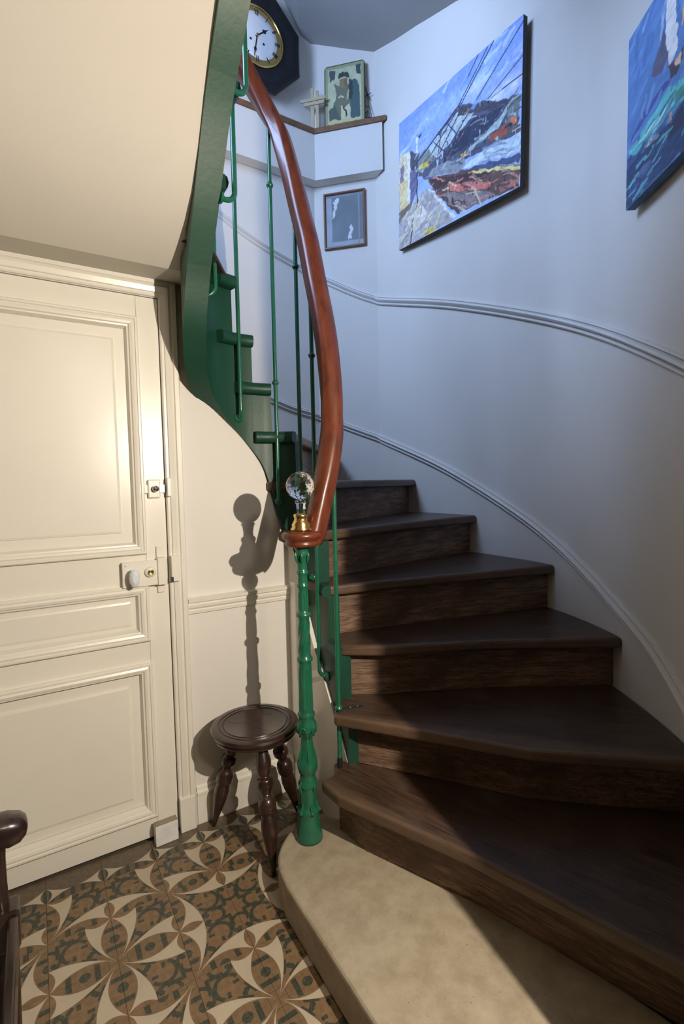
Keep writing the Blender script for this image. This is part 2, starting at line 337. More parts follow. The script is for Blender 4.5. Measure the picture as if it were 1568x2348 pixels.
STATION_POLY=[
 ((70, 75, 105),[(0.125, 0.569), (0.555, 0.771), (0.92, 0.575), (0.988, 0.557), (0.995, 0.322), (0.626, 0.372), (0.297, 0.406)]),
 ((150, 170, 190),[(0.284, 0.635), (0.533, 0.735), (0.678, 0.641), (0.497, 0.563), (0.382, 0.51)]),
 ((110, 120, 125),[(0.145, 0.573), (0.238, 0.648), (0.293, 0.644), (0.365, 0.52), (0.241, 0.492)]),
 ((42, 52, 82),[(0.45, 0.492), (0.56, 0.59), (0.693, 0.606), (0.857, 0.553), (0.908, 0.56), (0.807, 0.486), (0.639, 0.453), (0.467, 0.473)]),
 ((60, 62, 80),[(0.556, 0.758), (0.92, 0.569), (0.909, 0.542), (0.692, 0.637), (0.549, 0.711)]),
 ((140, 165, 180),[(0.639, 0.441), (0.753, 0.459), (0.885, 0.506), (0.909, 0.542), (0.922, 0.516), (0.861, 0.44), (0.726, 0.426), (0.639, 0.415)]),
 ((95, 110, 120),[(0.909, 0.548), (0.988, 0.551), (0.992, 0.425), (0.913, 0.419)]),
 ((205, 100, 60),[(0.931, 0.436), (0.98, 0.433), (0.978, 0.389), (0.932, 0.405)]),
 ((130, 72, 62),[(0.788, 0.425), (0.912, 0.431), (0.914, 0.366), (0.794, 0.38)]),
 ((80, 75, 85),[(0.913, 0.413), (0.992, 0.392), (0.992, 0.324), (0.914, 0.36)]),
 ((210, 175, 60),[(0.212, 0.547), (0.291, 0.551), (0.298, 0.514), (0.222, 0.521)]),
 ((195, 160, 70),[(0.571, 0.429), (0.624, 0.424), (0.625, 0.392), (0.576, 0.4)]),
 ((165, 187, 217),[(0.626, 0.347), (0.81, 0.358), (0.994, 0.323), (0.996, 0.208), (0.813, 0.266), (0.597, 0.318)]),
 ((120, 130, 150),[(0.269, 0.435), (0.349, 0.475), (0.579, 0.412), (0.626, 0.36), (0.581, 0.32), (0.402, 0.391)]),
 ((60, 75, 120),[(0.612, 0.31), (0.813, 0.254), (0.996, 0.197), (0.995, 0.152), (0.815, 0.217), (0.628, 0.276)]),
 ((88, 66, 72),[(0.297, 0.406), (0.402, 0.384), (0.581, 0.32), (0.995, 0.14), (0.997, 0.004), (0.861, 0.01), (0.556, 0.046), (0.387, 0.262)]),
 ((205, 190, 140),[(0.635, 0.278), (0.815, 0.211), (0.995, 0.138), (0.997, 0.105), (0.815, 0.193), (0.643, 0.258)]),
 ((60, 45, 55),[(0.306, 0.408), (0.613, 0.284), (0.815, 0.187), (0.644, 0.222), (0.471, 0.281), (0.369, 0.299)]),
 ((178, 108, 108),[(0.471, 0.285), (0.629, 0.22), (0.817, 0.125), (0.791, 0.09), (0.488, 0.225)]),
 ((150, 105, 105),[(0.872, 0.078), (0.996, 0.06), (0.997, 0.025), (0.873, 0.03)]),
 ((120, 112, 125),[(0.422, 0.245), (0.734, 0.113), (0.861, 0.01), (0.572, 0.051)]),
 ((188, 184, 172),[(0.003, 0.74), (0.114, 0.72), (0.115, 0.311), (0.003, 0.302)]),
 ((212, 212, 205),[(0.088, 0.721), (0.118, 0.721), (0.117, 0.31), (0.093, 0.31)]),
 ((192, 176, 146),[(0.005, 0.53), (0.091, 0.515), (0.093, 0.314), (0.003, 0.312)]),
 ((118, 108, 140),[(0.016, 0.643), (0.053, 0.65), (0.054, 0.534), (0.017, 0.521)]),
 ((70, 72, 92),[(0.118, 0.718), (0.21, 0.65), (0.184, 0.508), (0.119, 0.587)]),
 ((92, 92, 132),[(0.12, 0.558), (0.199, 0.543), (0.19, 0.376), (0.117, 0.303)]),
 ((150, 152, 168),[(0.004, 0.221), (0.129, 0.29), (0.294, 0.349), (0.545, 0.011), (0.002, -0.001)]),
 ((110, 100, 100),[(0.001, 0.306), (0.148, 0.324), (0.129, 0.29), (0.002, 0.214)]),
 ((185, 185, 190),[(0.091, 0.189), (0.244, 0.263), (0.292, 0.141), (0.152, 0.073)]),
 ((190, 175, 80),[(0.257, 0.057), (0.383, 0.037), (0.361, 0.005), (0.254, 0.001)]),
 ((205, 208, 212),[(0.29, 0.346), (0.316, 0.336), (0.544, 0.018), (0.517, 0.013)]),
 ((62, 66, 78),[(0.325, 0.329), (0.355, 0.313), (0.588, 0.031), (0.557, 0.03)]),
 ((40, 42, 60),[(0.188, 0.521), (0.199, 0.515), (0.196, 0.229), (0.184, 0.234)]),
 ((60, 62, 80),[(0.15, 0.207), (0.162, 0.201), (0.125, -0.005), (0.113, 0.0)]),
 ((210, 218, 235),[(0.176, 0.783), (0.199, 0.776), (0.197, 0.658), (0.174, 0.671)]),
 ((45, 50, 80),[(0.199, 0.781), (0.245, 0.79), (0.236, 0.775), (0.209, 0.761)]),
]
STATION_LINE=[
 ((55, 70, 120),0.0033,(0.812, 0.997),(0.563, 0.753)),
 ((55, 70, 120),0.0028,(0.772, 0.993),(0.548, 0.763)),
 ((55, 70, 120),0.0028,(0.717, 1.011),(0.627, 0.908)),
 ((55, 70, 120),0.0028,(0.998, 0.959),(0.697, 0.719)),
 ((55, 70, 120),0.0024,(0.999, 0.764),(0.781, 0.668)),
 ((55, 70, 120),0.0024,(1.002, 0.658),(0.802, 0.657)),
 ((55, 70, 120),0.0044,(0.563, 0.772),(0.145, 0.573)),
 ((55, 70, 120),0.0033,(0.541, 0.742),(0.329, 0.582)),
 ((55, 70, 120),0.0033,(0.572, 0.728),(0.399, 0.541)),
 ((55, 70, 120),0.0033,(0.633, 0.669),(0.45, 0.512)),
 ((55, 70, 120),0.0028,(0.413, 0.68),(0.382, 0.51)),
 ((55, 70, 120),0.0028,(0.345, 0.654),(0.466, 0.502)),
 ((55, 70, 120),0.0028,(0.462, 0.716),(0.576, 0.541)),
]
STATION_BLOB= [((190, 206, 236), (0.674, 0.79), 0.056), ((180, 200, 236), (0.743, 0.832), 0.044), ((195, 210, 238), (0.931, 0.636), 0.05), ((165, 190, 235), (0.539, 0.82), 0.05), ((150, 180, 232), (0.324, 0.857), 0.062), ((200, 212, 236), (0.854, 0.654), 0.05), ((140, 170, 232), (0.795, 0.906), 0.056)]
SEA_POLY=[
 ((75, 115, 180),[(0.014, 0.999), (0.0, -0.002), (0.392, 0.006), (0.378, 0.764), (0.161, 1.048)]),
 ((235, 238, 240),[(0.269, 0.967), (0.322, 0.895), (0.354, 0.556), (0.305, 0.525), (0.266, 0.721)]),
 ((78, 80, 112),[(0.257, 0.753), (0.293, 0.57), (0.242, 0.542), (0.182, 0.598), (0.22, 0.695)]),
 ((60, 52, 70),[(0.291, 0.537), (0.35, 0.504), (0.382, 0.532), (0.383, 0.474), (0.34, 0.428), (0.304, 0.447)]),
 ((205, 165, 150),[(0.333, 0.504), (0.372, 0.516), (0.367, 0.454), (0.339, 0.477)]),
 ((205, 150, 130),[(0.366, 0.723), (0.381, 0.742), (0.383, 0.626), (0.369, 0.643)]),
 ((110, 150, 210),[(0.108, 0.924), (0.142, 0.978), (0.136, 0.911), (0.116, 0.883)]),
 ((130, 160, 215),[(0.236, 0.849), (0.272, 0.933), (0.256, 0.804), (0.233, 0.69)]),
 ((55, 72, 150),[(0.011, 0.369), (0.115, 0.459), (0.28, 0.464), (0.316, 0.434), (0.192, 0.424), (0.08, 0.395)]),
 ((85, 172, 192),[(0.012, 0.322), (0.095, 0.352), (0.293, 0.41), (0.391, 0.376), (0.393, 0.264), (0.259, 0.268), (0.14, 0.255), (0.036, 0.283)]),
 ((140, 205, 215),[(0.096, 0.318), (0.245, 0.328), (0.318, 0.323), (0.283, 0.289), (0.153, 0.269)]),
 ((60, 130, 120),[(0.33, 0.341), (0.391, 0.342), (0.393, 0.274), (0.342, 0.288)]),
 ((35, 60, 108),[(0.001, 0.306), (0.126, 0.241), (0.32, 0.232), (0.393, 0.264), (0.398, 0.011), (0.1, 0.007), (0.0, 0.004)]),
 ((225, 228, 230),[(0.125, 0.263), (0.234, 0.246), (0.247, 0.223), (0.168, 0.223)]),
 ((200, 160, 140),[(0.301, 0.281), (0.322, 0.27), (0.318, 0.214), (0.305, 0.227)]),
 ((30, 40, 75),[(0.32, 0.212), (0.393, 0.235), (0.395, 0.138), (0.298, 0.133)]),
 ((75, 95, 150),[(0.053, 0.159), (0.169, 0.158), (0.223, 0.12), (0.114, 0.096)]),
 ((62, 85, 150),[(0.015, 0.098), (0.069, 0.111), (0.099, 0.075), (0.024, 0.033)]),
]
# ------------------------------------------------------------------ plan of the place (metres; camera above the origin)
DY = 1.885                                  # door wall
X0, Y0 = -.02306*EYE, 1.36048*EYE           # tile grid origin
WC = cr([(.852, .36), (1.0, .335), (1.2, .38), (1.43, .52), (1.6, .69), (1.79, .965), (1.91, 1.2), (1.985, 1.45), (2.01, 1.75), (2.015, 2.1), (2.01, 2.45), (2.0, 2.725)], 6)
C1, C2 = (2.0, 2.725), (1.702, 3.023)
LX = -.7
WALL = [tuple(p) for p in WC] + [C2, (LX, 3.023), (LX, .3)]     # outer wall of the stair in plan
WS = np.r_[0, np.cumsum([math.dist(WALL[i], WALL[i+1]) for i in range(len(WALL)-1)])]
def wall_at(s): return np.array([np.interp(s, WS, [p[0] for p in WALL]), np.interp(s, WS, [p[1] for p in WALL])])
def wall_hit(p, d):
    best = None
    for i in range(len(WALL)-1):
        a, b = np.array(WALL[i]), np.array(WALL[i+1]); e = b-a
        den = d[0]*e[1]-d[1]*e[0]
        if abs(den) < 1e-9: continue
        q = a-np.array(p); t = (q[0]*e[1]-q[1]*e[0])/den; u = (q[0]*d[1]-q[1]*d[0])/den
        if t > .02 and -1e-6 <= u <= 1+1e-6 and (best is None or t < best[0]): best = (t, WS[i]+u*(WS[i+1]-WS[i]))
    return best[1]
# well-side face of the stringer: plan and height of its lower edge
F = cr([(.880, 1.405, .20), (.897, 1.447, .317), (.918, 1.58, .47), (.93, 1.70, .63), (.928, 1.765, .76), (.908, 1.805, .93), (.878, 1.83, 1.08), (.845, 1.85, 1.17), (.815, 1.862, 1.288),
        (.785, 1.868, 1.384), (.715, 1.873, 1.48), (.64, 1.862, 1.56), (.58, 1.828, 1.64), (.54, 1.76, 1.72), (.518, 1.68, 1.83), (.515, 1.61, 1.975), (.515, 1.511, 2.127),
        (.515, 1.373, 2.333), (.515, 1.211, 2.503), (.515, 1.0, 2.75), (.515, .62, 3.2)], 6)
F = [tuple(p) for p in F]
FS = np.r_[0, np.cumsum([math.dist(F[i][:2], F[i+1][:2]) for i in range(len(F)-1)])]
def f_near(p):
    i = min(range(len(F)), key=lambda k: math.dist(F[k][:2], p)); return FS[i]
def f_at(s): return np.array([np.interp(s, FS, [q[k] for q in F]) for k in range(3)])
def f_norm(s):                               # horizontal normal pointing into the well
    a, b = f_at(max(s-.01, 0)), f_at(min(s+.01, FS[-1])); t = (b-a)[:2]; t /= np.linalg.norm(t); return np.array([-t[1], t[0]])
# ------------------------------------------------------------------ floor
fl = MB(); fl.box((LX-.1, -1.7, -.06), (1.3, 3.1, -.012)); floor = struct(fl.build('floor', 'grout'), 'patterned cement tile floor with cream petal motifs')
G = .0004
def tile_mesh(name, mat, h):
    b = MB(); b.box((G, G, -.012), (TILE-G, h-G, 0)); me = bpy.data.meshes.new(name); me.from_pydata(b.v, [], b.f); me.materials.append(M[mat]); me.update(); return me
tm = tile_mesh('tile', 'tile', TILE); bm_ = tile_mesh('border_tile', 'tile_border', DY-Y0)
ORI = {(-1, 0): 'BL', (0, 0): 'BL', (1, 0): 'BR', (2, 0): 'BR', (3, 0): 'BL', (-1, 1): 'TR', (0, 1): 'BR', (1, 1): 'BL', (2, 1): 'TL', (3, 1): 'TR', (0, 2): 'TR', (1, 2): 'TL', (2, 2): 'BL', (3, 2): 'BR',
       (1, 3): 'TR', (2, 3): 'BR', (3, 3): 'BL', (0, 3): 'BL', (2, 4): 'TR', (3, 4): 'TL', (-1, 2): 'BR', (-1, 3): 'TR', (0, 4): 'BR', (1, 4): 'BL'}
def put_tile(me, x, y, rot, nm):
    o = bpy.data.objects.new(nm, me); COL.objects.link(o); o.location = (x, y, 0); o.rotation_euler = (0, 0, rot); o.parent = floor
for r in range(-1, 9):
    for c in range(-4, 6):
        if r >= 3 and c >= 4: continue
        xa, xb, yt, yb = X0+c*TILE, X0+(c+1)*TILE, Y0-r*TILE, Y0-(r+1)*TILE
        if r < 0: put_tile(bm_, xa, Y0, 0, 'border_tile'); continue
        k = ORI.get((c, r)) or random.choice(['BL', 'BR', 'TL', 'TR'])
        px, py, rt = {'BL': (xa, yb, 0), 'BR': (xb, yb, math.pi/2), 'TR': (xb, yt, math.pi), 'TL': (xa, yt, -math.pi/2)}[k]
        put_tile(tm, px, py, rt, 'tile')
# ------------------------------------------------------------------ walls
def wall_strip(name, path, z0, z1, mat, th=.09, out=1, label=None):
    """solid wall along a plan path; z1 number or list"""
    n = len(path); zt = z1 if isinstance(z1, (list, tuple)) else [z1]*n; b = MB(); R = []
    for i, p in enumerate(path):
        a, c = path[max(i-1, 0)], path[min(i+1, n-1)]; t = Vector((c[0]-a[0], c[1]-a[1], 0)).normalized(); nn = Vector((t.y, -t.x, 0))*out*th
        R.append([(p[0], p[1], z0), (p[0], p[1], zt[i]), (p[0]+nn.x, p[1]+nn.y, zt[i]), (p[0]+nn.x, p[1]+nn.y, z0)])
    vs = [q for r in R for q in r]; fs = []
    for i in range(n-1):
        for k in range(4): fs.append((i*4+k, (i+1)*4+k, (i+1)*4+(k+1) % 4, i*4+(k+1) % 4))
    b.add(vs, fs); b.add(R[0], [(0, 1, 2, 3)]); b.add(R[-1], [(3, 2, 1, 0)])
    o = b.build(name, mat)
    for poly in o.data.polygons: poly.use_smooth = abs(poly.normal.z) < .1
    o.modifiers.new('split', 'EDGE_SPLIT').split_angle = math.radians(28)
    return struct(o, label)
wall_strip('wall_right', [tuple(p) for p in WC], 0, 4.9, 'plaster', label='curved off-white stairwell wall')
wall_strip('wall_diagonal', [C1, C2], 0, 4.9, 'plaster', label='short angled stairwell wall with the framed print')
wall_strip('wall_back', [C2, (LX, 3.023)], 0, 5.6, 'plaster', label='rear stairwell wall behind the clock')
wall_strip('wall_left', [(LX, DY+.1), (LX, -1.65)], 0, 3.3, 'hall_dark', label='hall side wall beyond the frame')
wall_strip('wall_stair_left', [(LX, 3.023), (LX, .3)], 3.3, 5.6, 'plaster', label='stairwell wall with the window upstairs')
wall_strip('wall_hall', [(.852, -1.65), (.852, .36)], 0, 3.6, 'hall_dark', label='hall wall carrying the sconce')
wall_strip('wall_front', [(LX, -1.65), (.852, -1.65)], 0, 3.6, 'hall_dark', label='hall wall behind the viewer')
# door wall: above and right of the door, top cut along the stringer
iw = [i for i, p in enumerate(F) if p[1] > 1.70]
top = [(F[i][0], F[i][2]+.012) for i in iw]                      # right to left
poly = [(.409, 0), (.935, 0), (.935, .80)] + [(x, z) for x, z in top if .545 < x < .93] + [(.535, 2.06), (LX, 2.06), (LX, 1.977), (.409, 1.977)]
b = MB(); b.solid(poly, (0, DY, 0), (1, 0, 0), (0, 0, 1), (0, 1, 0), .10)
door_wall = struct(b.build('wall_door', 'plaster'), 'cream wall with door and chair rail under the stairs')
b = MB(); b.box((LX, DY, 0), (-.392, DY+.1, 1.977)); b.build('wall_pier', 'plaster', door_wall)
# wall closing the space under the stair, below the right leg of the stringer
pl = [tuple(p) for p in cr([(.893, 1.44), (.905, 1.55), (.914, 1.65), (.912, 1.75), (.904, 1.82), (.891, 1.886)], 4)]
fy = [(p[1], p[2]) for p in F if p[0] > .845][::1]
zt = [float(np.interp(y, [q[0] for q in fy], [q[1] for q in fy]))+.004 for x, y in pl]
wall_strip('wall_understair', pl, 0, zt, 'cream', th=.05, out=1, label='cream wall panel under the stair stringer')
# soffit of the returning flight and hall ceiling
prof = [(DY+.05, 2.036), (1.735, 2.026), (1.69, 2.046), (1.64, 2.074), (1.58, 2.112), (1.511, 2.170), (1.44, 2.255), (1.373, 2.350), (1.29, 2.45), (1.211, 2.535), (1.0, 2.77), (.62, 3.22), (.45, 3.22), (-1.65, 3.22)]
b = MB(); XR = .503
n = len(prof); vs = []
for x in (LX, XR):
    vs += [(x, y, z) for y, z in prof] + [(x, y, z+.03) for y, z in prof]
fs = []
for i in range(n-1):
    fs += [(i, i+1, 2*n+i+1, 2*n+i), (n+i, 3*n+i, 3*n+i+1, n+i+1), (2*n+i, 2*n+i+1, 3*n+i+1, 3*n+i), (i, n+i, n+i+1, i+1)]
fs += [(0, 2*n, 3*n, n), (n-1, 2*n-1, 4*n-1, 3*n-1)]
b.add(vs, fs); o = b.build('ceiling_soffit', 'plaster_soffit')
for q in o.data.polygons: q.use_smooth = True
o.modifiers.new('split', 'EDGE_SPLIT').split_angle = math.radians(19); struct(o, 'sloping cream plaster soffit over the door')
b = MB(); b.box((XR, -1.65, 3.22), (.93, .4, 3.27)); struct(b.build('ceiling_hall', 'hall_dark'), 'hall ceiling behind the viewer')
# soffit of the next flight above: grey ceiling rising round the stairwell
cz = [((.852, .36), 3.22), ((1.2, .36), 3.27), ((1.43, .52), 3.32), ((1.79, .965), 3.47), ((1.985, 1.45), 3.64), ((2.013, 1.989), 3.821), ((2.013, 2.299), 3.936), ((2.009, 2.517), 4.006), ((2.0, 2.725), 4.082), ((1.85, 2.873), 4.15), ((1.702, 3.023), 4.222), ((1.632, 3.023), 4.24), ((1.586, 3.023), 4.30), ((1.512, 3.023), 4.41), ((1.25, 3.023), 4.78), ((.9, 3.023), 5.15), ((.4, 3.023), 5.5)]
b = MB(); R = []
for (x, y), z in cz:
    d = Vector((x-.73, y-1.66)).normalized(); q = (.73+d.x*.24, 1.66+d.y*.24)
    o2 = (x+d.x*.03, y+d.y*.03)
    m = ((x*.55+q[0]*.45), (y*.55+q[1]*.45))
    R.append([(o2[0], o2[1], z), (m[0], m[1], z-.015), (q[0], q[1], z), (q[0], q[1], z+.05), (o2[0], o2[1], z+.05)])
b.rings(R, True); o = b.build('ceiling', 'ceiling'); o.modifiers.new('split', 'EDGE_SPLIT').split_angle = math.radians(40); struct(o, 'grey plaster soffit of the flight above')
b = MB(); b.box((LX-.1, .3, 5.6), (2.2, 3.15, 5.65)); struct(b.build('ceiling_top', 'ceiling'), 'stairwell ceiling high above')
# ------------------------------------------------------------------ window over the upper stairs (gives the blue daylight)
b = MB()
for s in (0, 1):
    b.box((LX, 1.40+s*1.05, 3.0), (LX+.05, 1.45+s*1.05, 4.1)); b.box((LX, 1.40, 3.0+s*1.05), (LX+.05, 2.5, 3.05+s*1.05))
b.box((LX, 1.93, 3.05), (LX+.04, 1.97, 4.05))
struct(b.build('window_1', 'trimwhite'), 'white window frame over the upper stairs')
# ------------------------------------------------------------------ mouldings on the stair wall
def inset(path3, d):
    """shift a path on the outer wall into the stairwell"""
    out = []
    for i, p in enumerate(path3):
        a, c = path3[max(i-1, 0)], path3[min(i+1, len(path3)-1)]; t = Vector((c[0]-a[0], c[1]-a[1], 0)).normalized()
        out.append((p[0]-t.y*d, p[1]+t.x*d, p[2]))
    return out
def rail_path(ctrl):
    S = [wall_hit((.75, 1.6), np.array(q[0])-np.array((.75, 1.6))) for q in ctrl]; Z = [q[1] for q in ctrl]
    ss = sorted(set([S[0]+(S[-1]-S[0])*k/70 for k in range(71)] + [s for s in (WS[len(WC)-1], WS[len(WC)]) if S[0] < s < S[-1]]))
    zz = cr(list(zip(S, Z)), 8)
    return [(*wall_at(s), float(np.interp(s, [q[0] for q in zz], [q[1] for q in zz]))) for s in ss]
UP = [((1.2, .36), 1.38), ((1.43, .52), 1.50), ((1.617, .715), 1.629), ((1.838, 1.058), 1.833), ((1.942, 1.305), 1.963), ((1.995, 1.567), 2.085), ((2.011, 1.849), 2.205), ((2.014, 2.179), 2.332), ((2.0, 2.725), 2.517), ((1.863, 2.862), 2.600), ((1.702, 3.023), 2.713), ((1.31, 3.023), 2.838), ((1.058, 3.023), 2.949), ((.6, 3.023), 3.2), ((.2, 3.023), 3.45)]
LO = [((1.2, .36), .40), ((1.43, .52), .52), ((1.602, .692), .647), ((1.689, .819), .732), ((1.831, 1.046), .841), ((1.94, 1.30), .978), ((1.995, 1.567), 1.119), ((2.012, 1.858), 1.26), ((2.014, 2.194), 1.407), ((2.0, 2.725), 1.600), ((1.849, 2.876), 1.684), ((1.702, 3.023), 1.765), ((1.401, 3.023), 1.839), ((1.0, 3.023), 2.02), ((.3, 3.023), 2.4)]
pu = [(-.012, -.034), (.014, -.034), (.019, -.028), (.018, -.022), (.005, -.018), (.005, -.016), (.020, -.012), (.029, -.003), (.026, .006), (.006, .009), (.006, .011), (.014, .014), (.013, .021), (-.012, .023)]
pl_ = [(-.012, -.026), (.013, -.026), (.018, -.020), (.017, -.014), (.005, -.011), (.005, -.009), (.020, -.005), (.027, .003), (.023, .011), (.006, .014), (.006, .016), (.012, .019), (.010, .025), (-.012, .026)]
for nm, ctrl, pr, lb in (('trim_1', UP, pu, 'white moulded rail following the stairs high on the curved wall'), ('trim_2', LO, pl_, 'white moulded rail following the stairs low on the curved wall')):
    b = MB(); b.sweep(rail_path(ctrl), pr, vertical=True); o = b.build(nm, 'trimwhite'); o.modifiers.new('split', 'EDGE_SPLIT').split_angle = math.radians(50); struct(o, lb)
# ------------------------------------------------------------------ door wall joinery
def frame_rings(mb, x0, x1, z0, z1, prof, Y=DY, smooth=False):
    """mitred rectangular moulding: prof = (inset, proud)"""
    R = [[(x0+d, Y-h, z0+d), (x1-d, Y-h, z0+d), (x1-d, Y-h, z1-d), (x0+d, Y-h, z1-d)] for d, h in prof]
    mb.rings(R, smooth, cap=False); return mb
dr = MB()
door = tag(bpy.data.objects.new('door_1', None), 'cream panelled door with a surface-mounted lock and white oval knob', kind='structure'); COL.objects.link(door)
DL, DR, DT = -.39, .4065, 1.975
def part(name, fn, mat, parent, **k):
    b = MB(); fn(b); return b.build(name, mat, parent, **k)
part('stile', lambda b: b.box((DL, DY+.004, .008), (-.315, DY+.042, DT)), 'cream', door, bevel=.0015)
part('stile', lambda b: b.box((.333, DY+.004, .008), (DR, DY+.042, DT)), 'cream', door, bevel=.0015)
for z0, z1 in ((.008, .090), (.664, .749), (.951, 1.066), (1.898, DT)):
    part('rail', lambda b: b.box((-.3146, DY+.004, z0), (.3326, DY+.042, z1)), 'cream', door, bevel=.0015)
for z0, z1 in ((.090, .664), (.749, .951), (1.066, 1.898)):
    p = part('panel', lambda b: b.box((-.3146, DY+.018, z0), (.3326, DY+.036, z1)), 'cream', door)
    b = MB(); frame_rings(b, -.3146, .3326, z0, z1, [(-.002, -.006), (-.002, .010), (.002, .014), (.008, .014), (.010, .009), (.018, .0125), (.026, .010), (.029, .004), (.034, .003), (.037, -.006), (.040, -.016)])
    b.build('moulding', 'cream', p)
    g = .078 if z1-z0 > .3 else .058
    b = MB(); frame_rings(b, -.3146, .3326, z0, z1, [(g-.003, -.019), (g-.001, -.0135), (g+.006, -.0115)])
    x0, x1, a0, a1 = -.3146+g+.006, .3326-g-.006, z0+g+.006, z1-g-.006
    b.add([(x0, DY+.0115, a0), (x1, DY+.0115, a0), (x1, DY+.0115, a1), (x0, DY+.0115, a1)], [(0, 1, 2, 3)])
    b.build('raised_field', 'cream', p)
# rim lock
lock = part('rim_lock', lambda b: b.box((.247, DY-.024, .951), (.366, DY+.003, 1.040)), 'cream', door, bevel=.002)
part('lock_cover', lambda b: b.box((.364, DY-.032, .950), (.3955, DY+.003, 1.047)), 'cream', lock, bevel=.002)
part('mounting_tab', lambda b: b.box((.366, DY-.006, 1.047), (.391, DY+.003, 1.088)), 'cream', lock, bevel=.003)
part('mounting_tab', lambda b: b.box((.366, DY-.006, .918), (.391, DY+.003, .950)), 'cream', lock, bevel=.003)
part('cylinder_rose', lambda b: b.lathe([(0, 0), (.019, 0), (.019, .006), (.015, .012), (.012, .0125)], 24, (.338, DY-.024, 1.001), (0, -1, 0)), 'cream', lock)
part('key_cylinder', lambda b: b.lathe([(0, .010), (.0105, .010), (.0105, .016), (.008, .017), (.003, .013), (0, .0125)], 20, (.338, DY-.024, 1.001), (0, -1, 0)), 'brass', lock)
def knobfn(b):
    b.lathe([(.004, 0), (.009, .004), (.008, .02)], 14, (.280, DY-.024, .989), (0, -1, 0))
    R = []                                   # faceted oval grip
    for t, s in ((.016, .55), (.024, .92), (.036, 1.0), (.046, .82), (.052, .45)):
        R.append([(.280+.0185*s*math.cos(a), DY-.024-t, .989+.034*s*math.sin(a)) for a in [2*math.pi*k/12 for k in range(12)]])
    b.rings(R, False)
part('door_knob', knobfn, 'porcelain', lock)
for x, z in ((.258, 1.030), (.258, .961)):
    part('screw', lambda b: b.lathe([(0, 0), (.0042, 0), (.0035, .002), (0, .0026)], 10, (x, DY-.024, z), (0, -1, 0)), 'cream', lock)
# upper bolt
bolt = part('door_bolt', lambda b: b.box((.346, DY-.012, 1.264), (.388, DY+.003, 1.330)), 'cream', door, bevel=.004)
part('bolt_knob', lambda b: b.lathe([(0, 0), (.006, 0), (.006, .006), (.0105, .010), (.0115, .016), (.009, .021), (0, .0225)], 18, (.369, DY-.012, 1.297), (0, -1, 0)), 'steel', bolt)
part('bolt_bar', lambda b: b.box((.314, DY-.010, 1.281), (.3455, DY-.004+.004, 1.312)), 'cream', bolt, bevel=.0015)
part('bolt_tongue', lambda b: b.box((.3885, DY-.007, 1.283), (.404, DY-.001, 1.311)), 'steel', bolt)
# casing
b = MB()
pr = [(0, -.004), (0, .010), (.004, .013), (.012, .013), (.014, .018), (.030, .022), (.038, .017), (.042, .024), (.056, .026), (.0605, .020), (.0605, -.004)]
R = [[(.4085+d, DY-h, 0), (.4085+d, DY-h, 1.9785+d), (-.392-d, DY-h, 1.9785+d), (-.392-d, DY-h, 0)] for d, h in pr]
b.rings(R, False, cap=False, closed_ring=False)
cas = struct(b.build('trim_3', 'cream'), 'cream moulded door casing')
part('plinth_block', lambda b: b.solid([(.4085, DY-.028), (.462, DY-.028), (.476, DY-.012), (.476, DY-.0005), (.4085, DY-.0005)], (0, 0, 0), (1, 0, 0), (0, 1, 0), (0, 0, 1), .13), 'cream', cas, bevel=.002)
kp = part('lock_keeper', lambda b: b.box((.4105, DY-.036, .957), (.440, DY-.008, 1.052)), 'cream', cas, bevel=.003)
part('latch_plate', lambda b: b.box((.4085, DY-.030, .958), (.4165, DY-.037, .975)), 'iron', kp)
part('bolt_keeper', lambda b: b.box((.408, DY-.030, 1.268), (.423, DY-.008, 1.335)), 'cream', cas, bevel=.003)
# chair rail and skirting on the door wall
b = MB(); pr = [(.0, .822), (.012, .822), (.014, .834), (.011, .838), (.018, .846), (.020, .856), (.016, .862), (.026, .868), (.028, .880), (.0, .884)]
b.rings([[(x, DY+.001-o_, z) for o_, z in pr] for x in (.4695, .888)], False)
struct(b.build('trim_4', 'cream'), 'cream moulded chair rail beside the door')
b = MB(); pr = [(.0, 0), (.014, 0), (.014, .112), (.018, .116), (.018, .126), (.011, .132), (.009, .142), (.0, .148)]
b.rings([[(x, DY+.001-o_, z) for o_, z in pr] for x in (.4765, .888)], False)
struct(b.build('baseboard_left', 'cream'), 'cream skirting board beside the door')
# ------------------------------------------------------------------ staircase
stair = thing('staircase', 'winding dark oak staircase with green cut stringer and stone first step', 'staircase', (.95, 1.2, 0))
SZ = {1: .117, 2: .317, 3: .517, 4: .717, 5: .917, 6: 1.117, 7: 1.317, 8: 1.512, 9: 1.701, 10: 1.883, 11: 2.090, 12: 2.267, 13: 2.463, 14: 2.65, 15: 2.84, 16: 3.03, 17: 3.22}
